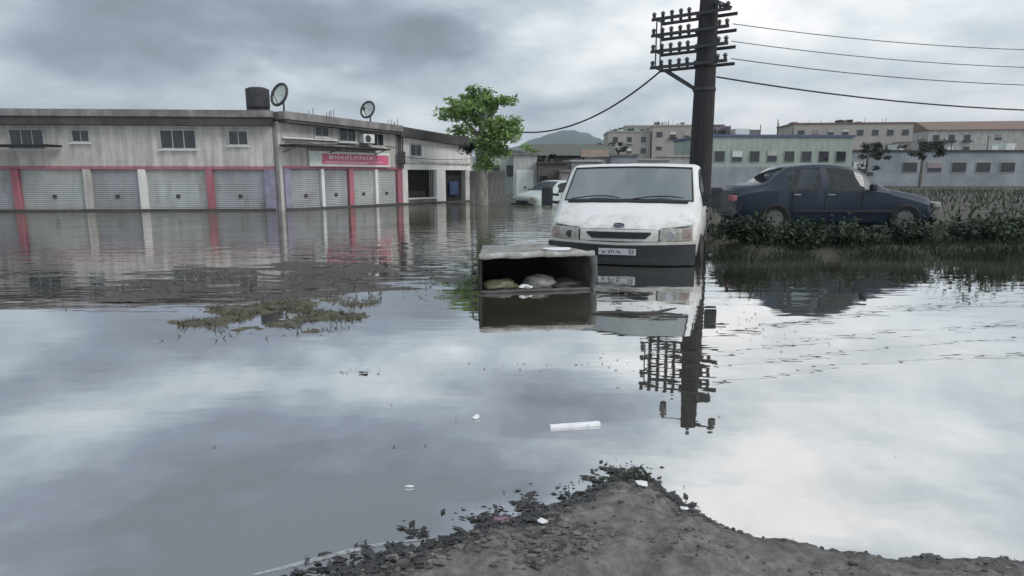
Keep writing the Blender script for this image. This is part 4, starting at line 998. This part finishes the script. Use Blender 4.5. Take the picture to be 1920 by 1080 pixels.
def wire(a, b, sag, r, label, n=26):
    a, b = Vector(a), Vector(b); w = MB()
    w.tube([a.lerp(b, i / n) - Vector((0, 0, sag * 4 * (i / n) * (1 - i / n))) for i in range(n + 1)], r, 6)
    return tag(w.build('overhead_cable', 'cable', None, smooth=80), label, 'cable', 'overhead cables')
wire((5.80, 26.1, 5.40), (-.2, 31.2, 3.5), .85, .035, 'thick twisted cable sagging from the power pole into the tree')
wire((7.6, 24.8, 5.0), (46, 30, 6.2), 1.6, .03, 'lowest and thickest cable leaving the power pole to the right')
wire((8.0, 24.5, 5.6), (48, 31, 7.6), 1.5, .016, 'thin cable leaving the lowest crossarm to the right')
wire((8.0, 24.5, 6.2), (48, 31.4, 8.5), 1.5, .014, 'thin cable leaving the second crossarm to the right')
wire((8.0, 24.5, 6.8), (48, 31.8, 9.4), 1.5, .014, 'thin cable leaving the third crossarm to the right')

# ------------------------------------------------------------------ bushes on the right bank
def bush(loc, r, seed, label, n=9):
    b_ = empty('bush', (loc[0], loc[1], gh(loc[0], loc[1]) - .02), 0, label, 'bush', 'bushes on the right bank')
    global rr, cl
    rr = random.Random(seed); cl = []
    mass((0, 0, r[2] * .5), (r[0] * .85, r[1] * .8, r[2] * .36), n + 3, 100)
    for _ in range(4): mass((rr.uniform(-.6, .6) * r[0], 0, r[2] * rr.uniform(.9, 1.25)), (.1, .1, .08), 1, 30)
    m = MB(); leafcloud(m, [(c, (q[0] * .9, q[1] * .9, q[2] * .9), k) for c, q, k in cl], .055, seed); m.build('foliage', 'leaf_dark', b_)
    m = MB()
    for i in range(5):
        a = i * 1.3; m.tube([(0, 0, -.05), (.2 * math.cos(a) * r[0], .2 * math.sin(a) * r[1], r[2] * .4), (.5 * math.cos(a) * r[0], .5 * math.sin(a) * r[1], r[2] * .8)], [.02, .014, .006], 5)
    m.build('stem', 'twig', b_)
bush((4.15, 11.35, 0), (.5, .45, .42), 1, 'dark green bush at the water edge right beside the van')
bush((5.05, 11.5, 0), (.55, .45, .34), 2, 'dark green bush second in line from the van')
bush((6.15, 11.6, 0), (.6, .45, .28), 3, 'low dark green bush third in line from the van')
bush((7.4, 11.7, 0), (.6, .45, .32), 4, 'dark green bush fourth in line from the van')
bush((8.6, 11.6, 0), (.65, .5, .40), 5, 'dark green bush fifth in line from the van')
bush((9.6, 12.2, 0), (.7, .5, .42), 6, 'dark green bush cut by the right picture edge')
gb = MB(); rr = random.Random(20)
for i in range(11000):
    x = rr.uniform(3.4, 14); y = rr.uniform(10.3, 15.5); h = gh(x, y)
    if h < -.02: continue
    a = rr.uniform(0, 6.28); L_ = rr.uniform(.05, .16); w = .007
    dx, dy = math.cos(a), math.sin(a); lx, ly = rr.gauss(0, .04), rr.gauss(0, .04)
    gb.add([(x - dx * w, y - dy * w, h - .01), (x + dx * w, y + dy * w, h - .01), (x + lx, y + ly, h + L_)], [(0, 1, 2)])
for i in range(9000):          # dense tussocks down to the waterline
    x = rr.uniform(3.3, 14); e0 = 10.75 + .25 * nz3(x, 10.7, 3, .7) - .02 * (x - 4); y = e0 + rr.gauss(.05, .16); h = max(gh(x, y), -.02)
    if nz3(x, y, 31, 1.6) < rr.uniform(-.5, .2): continue
    a = rr.uniform(0, 6.28); L_ = rr.uniform(.06, .22); w = .010
    dx, dy = math.cos(a), math.sin(a); lx, ly = rr.gauss(0, .07), rr.gauss(-.03, .07)
    gb.add([(x - dx * w, y - dy * w, h - .02), (x + dx * w, y + dy * w, h - .02), (x + lx, y + ly, h + L_)], [(0, 1, 2)])
for i in range(9000):          # taller field weeds behind the parked car
    x = rr.uniform(5, 45); y = rr.uniform(15.5, 50); h = gh(x, y)
    if h < .0 or nz3(x, y, 33, .35) < rr.uniform(-.4, .3): continue
    a = rr.uniform(0, 6.28); L_ = rr.uniform(.12, .45); w = .03
    dx, dy = math.cos(a), math.sin(a); lx, ly = rr.gauss(0, .12), rr.gauss(0, .12)
    gb.add([(x - dx * w, y - dy * w, h - .02), (x + dx * w, y + dy * w, h - .02), (x + lx, y + ly, h + L_)], [(0, 1, 2)])
tag(gb.build('grass', 'leaf_dark'), 'rough dark grass along the right bank', 'grass', kind='stuff')

# ------------------------------------------------------------------ buildings beyond
def building(name, loc, rz, w, d, h, wall, label, wins=(), roof='flat', roofm='concrete', cat='building', z0=-.4, pane='glass_far', frame='wall_white', group=None):
    o = empty(name, loc, rz, label, cat, group)
    part('wall', wall, [(0, w, 0, d, z0, h)], o)
    if roof == 'flat': part('roof', roofm, [(-.1 - w * .004, w + .1 + w * .004, -.12, d + .1, h + .003, h + .10 + h * .02)], o)
    else:
        b = MB(); e = roof
        b.add([(-.3, -.35, h), (w + .3, -.35, h), (w + .3, d + .3, h), (-.3, d + .3, h), (-.3, d / 2, h + e), (w + .3, d / 2, h + e)], [(0, 1, 5, 4), (2, 3, 4, 5), (0, 4, 3), (1, 2, 5), (3, 2, 1, 0)])
        b.build('roof', roofm, o)
    rw = random.Random(int(w * 100 + h * 7))
    if roof == 'flat' and w > 8:
        for k in range(5):
            xx = rw.uniform(.5, w - 1.5); part('roof_tank', rw.choice(('sign_white', 'concrete', 'armsteel')), [(xx, xx + rw.uniform(.6, 1.4), d * .3, d * .5, h + .1 + h * .02, h + rw.uniform(.5, 1.1) + h * .02)], o)
            b = MB(); xx = rw.uniform(.5, w - .5); b.tube([(xx, d * .2, h), (xx, d * .2, h + rw.uniform(.8, 1.8))], .04, 5); b.build('aerial', 'iron', o)
    for (a, b_, c, e_) in wins:
        if rw.random() < .12: continue
        if rw.random() < .3: part('blind', rw.choice(('sign_white', 'plaster', 'wall_pink')), [(a, b_, -.075, -.068, lerp(c, e_, rw.uniform(.3, .7)), e_)], o)
        if rw.random() < .22: part('balcony_rail', rw.choice(('plaster', 'iron', 'wall_white')), [(a - .3, b_ + .3, -.5, -.08, c - .35, c - .02)], o)
        wo_ = part('window', frame, [(a - .06, b_ + .06, -.05, -.003, c - .06, e_ + .06)], o); part('pane', pane, [(a, b_, -.065, -.053, c, e_)], wo_)
    return o
# white shuttered shop and its neighbours at the end of the street
ws = building('white_shop', (.1, 45, 0), 0, 1.62, 4, 2.75, 'wall_white', 'small white shop with a white shutter behind the pale car', roof='flat')
shs = shutter(ws, .2, 1.4, -.35, 1.75, 'sign_white', y=-.03)
building('mint_house', (-2.0, 47, 0), 0, 2.7, 4, 3.0, 'wall_mint', 'pale mint house half hidden behind the street tree', ((.5, 1.1, 1.3, 2.1), (1.6, 2.3, 1.3, 2.1)))
bh = building('brown_house', (1.75, 44, 0), 0, 2.0, 4, 2.15, 'wall_brown', 'dark brown shed between the white shop and the van', ((.9, 1.5, .5, 1.3),), roofm='eave')
part('door', 'dark_in', [(.15, .65, -.04, -.003, -.3, 1.35)], bh)
building('pink_house', (3.2, 42, 0), 0, 1.4, 4, 1.62, 'wall_pink', 'low pinkish wall house just left of the van windscreen', ((.5, .85, .3, .9),))
gh_ = building('green_roof_hall', (1.6, 56, 0), 0, 7.2, 8, 3.05, 'wall_brown', 'long low hall with mossy green roof above the van', [(.4 + k * .85, .95 + k * .85, 1.9, 2.75) for k in range(8)], roof=1.15, roofm='roof_green', frame='plaster')
building('light_house', (6.3, 53, 0), 0, 1.7, 4, 3.0, 'wall_bluegrey', 'pale blue grey house directly above the van roof', ((.3, .7, 1.5, 2.3), (.95, 1.35, 1.5, 2.3)))
building('framed_house', (7.9, 52, 0), 0, 2.1, 4, 2.9, 'wall_bluegrey', 'little house with wide dark framed window above the van roof', ((.4, 1.6, 1.65, 2.3),), frame='iron', pane='wall_bluegrey')
building('white_low_house', (10.1, 54, 0), 0, 2.9, 4, 2.6, 'wall_white', 'low white house left of the power pole with grey roof', ((.5, 1.9, 1.4, 1.75), (2.2, 2.6, 1.4, 2.0)), roofm='wall_grey')
building('white_low_house', (13.1, 55, 0), 0, 2.5, 4, 2.9, 'wall_white', 'low white house partly behind the power pole foot', ((.4, .9, 1.5, 2.2), (1.4, 1.9, 1.5, 2.2)), roofm='wall_grey')
def grid_wins(w, h, nx, nz, z0, ww, hh):
    return [(w * (i + .5) / nx - ww / 2, w * (i + .5) / nx + ww / 2, z0 + (h - z0) * (k + .35) / nz - hh / 2, z0 + (h - z0) * (k + .35) / nz + hh / 2) for k in range(nz) for i in range(nx)]
building('apartment_block', (22.0, 150, 0), -3, 9.6, 12, 11.0, 'wall_grey', 'lower grey apartment block left of the taller one', grid_wins(9.6, 11, 3, 4, 1, 1.1, 1.2), roofm='wall_grey', frame='wall_grey')
building('apartment_block', (31.7, 148, 0), -3, 9.0, 12, 12.2, 'wall_grey', 'taller grey apartment block just left of the power pole', grid_wins(9.0, 12.2, 3, 4, 1, 1.3, 1.2), roofm='wall_grey', frame='wall_grey')
building('roof_penthouse', (27.0, 156, 0), -3, 6.0, 8, 12.7, 'wall_mint', 'mint roof storey showing above the lower apartment block', ((1, 2, 11.6, 12.3), (3.4, 4.4, 11.6, 12.3)), roofm='wall_grey', frame='wall_mint')
building('mint_apartments', (17.2, 58, 0), 4, 13.5, 9, 4.75, 'wall_mint', 'long mint green building right of the power pole', [(.8 + k * 1.6, 1.7 + k * 1.6, 2.6, 3.5) for k in range(8)], roofm='band_blue', frame='wall_mint')
building('roof_hut', (18.2, 61, 4.9), 4, 1.4, 2, 1.0, 'wall_grey', 'small grey roof hut beside the power pole top of mint building', roofm='concrete', z0=-.1)
building('beige_apartments', (60, 140, 0), -6, 24, 12, 12.0, 'wall_grey', 'wide grey apartment block far behind the right bank', grid_wins(24, 12, 8, 4, 1, 1.3, 1.2), roofm='tile_brown', frame='wall_white')
building('tiled_apartments', (92, 145, 0), -8, 22, 12, 11.2, 'plaster', 'plaster apartment block with brown roof at the far right', grid_wins(22, 11.2, 7, 4, 1, 1.3, 1.2), roof=2.2, roofm='tile_brown', frame='wall_white')
building('warehouse', (31.5, 62, 0), 2, 20, 10, 3.6, 'wall_bluegrey', 'low blue grey warehouse behind the second power pole', [(1 + k * 2.4, 2.4 + k * 2.4, 1.7, 2.6) for k in range(7)], roofm='eave')

part('lower_storey', 'wall_bluegrey', [(-.05, 13.55, -.30, -.07, -.3, 2.1)], bpy.data.objects['mint_apartments'])
def far_tree(x, y, h, w, seed, label, m='leaf_dark'):
    global rr, cl
    t = empty('background_tree', (x, y, gh(x, y)), 0, label, 'tree', 'trees beyond the street')
    b = MB(); b.tube([(0, 0, -.2), (0, 0, h * .5), (.1, 0, h * .85)], [.16, .11, .04], 8); b.build('trunk', 'bark', t, smooth=60)
    rr = random.Random(seed); cl = []; mass((0, 0, h * .68), (w, w, h * .3), 16, 70)
    b = MB(); leafcloud(b, cl, .13, seed); b.build('crown', m, t)
far_tree(2.6, 50, 3.9, 1.0, 51, 'small dark tree between the street tree and the green roof')
far_tree(.9, 52, 4.4, 1.2, 52, 'dark tree rising behind the white shop', 'leaf')
far_tree(9.2, 60, 4.6, 1.3, 53, 'dark tree behind the framed house above the van roof')
far_tree(30.5, 56, 4.2, 1.6, 54, 'round dark tree at the end of the mint building')
far_tree(36.5, 58, 4.8, 1.8, 55, 'tall dark tree before the blue grey warehouse')
building('tin_shed', (4.3, 47, 0), 6, 2.2, 3, 2.35, 'shutter', 'grey tin shed between the pink house and the green roof', ((.4, .9, 1.2, 1.7),), roofm='shutter_pale')
building('cream_house', (5.5, 49, 0), -4, 1.5, 3, 2.75, 'wall_white', 'narrow cream house above the left end of the van roof', ((.4, .9, 1.5, 2.2),), roof=.6, roofm='tile_brown')

# ------------------------------------------------------------------ hills
def ridge(name, Y, prof, depth, m, seed, rough):
    xs = fl(prof[0][0], prof[-1][0], 160); b = MB(); rows = 9; vs = []
    for k in range(rows):
        t = k / (rows - 1)
        for x in xs:
            h = interp(x, prof); y = Y - depth * (1 - t)
            z = h * sm(0, 1, t) * (1 + rough * nz3(x, y, seed, .012) + rough * .5 * nz3(x, y, seed, .05)) - 3 * (1 - t)
            vs.append((x, y, z))
    n = len(xs)
    b.add(vs, [(k * n + i, k * n + i + 1, (k + 1) * n + i + 1, (k + 1) * n + i) for k in range(rows - 1) for i in range(n - 1)])
    return tag(b.build(name, m, smooth=180), kind='structure')
ridge('mountains', 2600, [(-2600, 60), (-1500, 120), (-700, 70), (-200, 60), (-20, 105), (110, 150), (200, 178), (300, 160), (400, 120), (600, 85), (900, 95), (1400, 80), (2000, 120), (2800, 90)], 700, 'hill', 3, .12)
ridge('wooded_hill', 620, [(-500, 6), (-60, 12), (20, 17), (55, 22), (70, 29), (90, 30), (120, 24), (200, 20), (330, 24), (500, 18), (700, 10)], 160, 'wood_dark', 6, .2)

# ------------------------------------------------------------------ damp air
hz = MB(); hz.box(-3400, 3400, -280, 3600, -6, 215); hzo = hz.build('haze', 'hill')
hm = bpy.data.materials.new('haze'); hm.use_nodes = True; hn, hl = hm.node_tree.nodes, hm.node_tree.links; hn.clear()
pv = hn.new('ShaderNodeVolumePrincipled'); pv.inputs['Color'].default_value = (.74, .85, .99, 1); pv.inputs['Density'].default_value = .00024; pv.inputs['Anisotropy'].default_value = .2
ho = hn.new('ShaderNodeOutputMaterial'); hl.new(pv.outputs[0], ho.inputs['Volume'])
hzo.data.materials.clear(); hzo.data.materials.append(hm); tag(hzo, 'thin damp haze over the whole district', 'haze', kind='stuff')
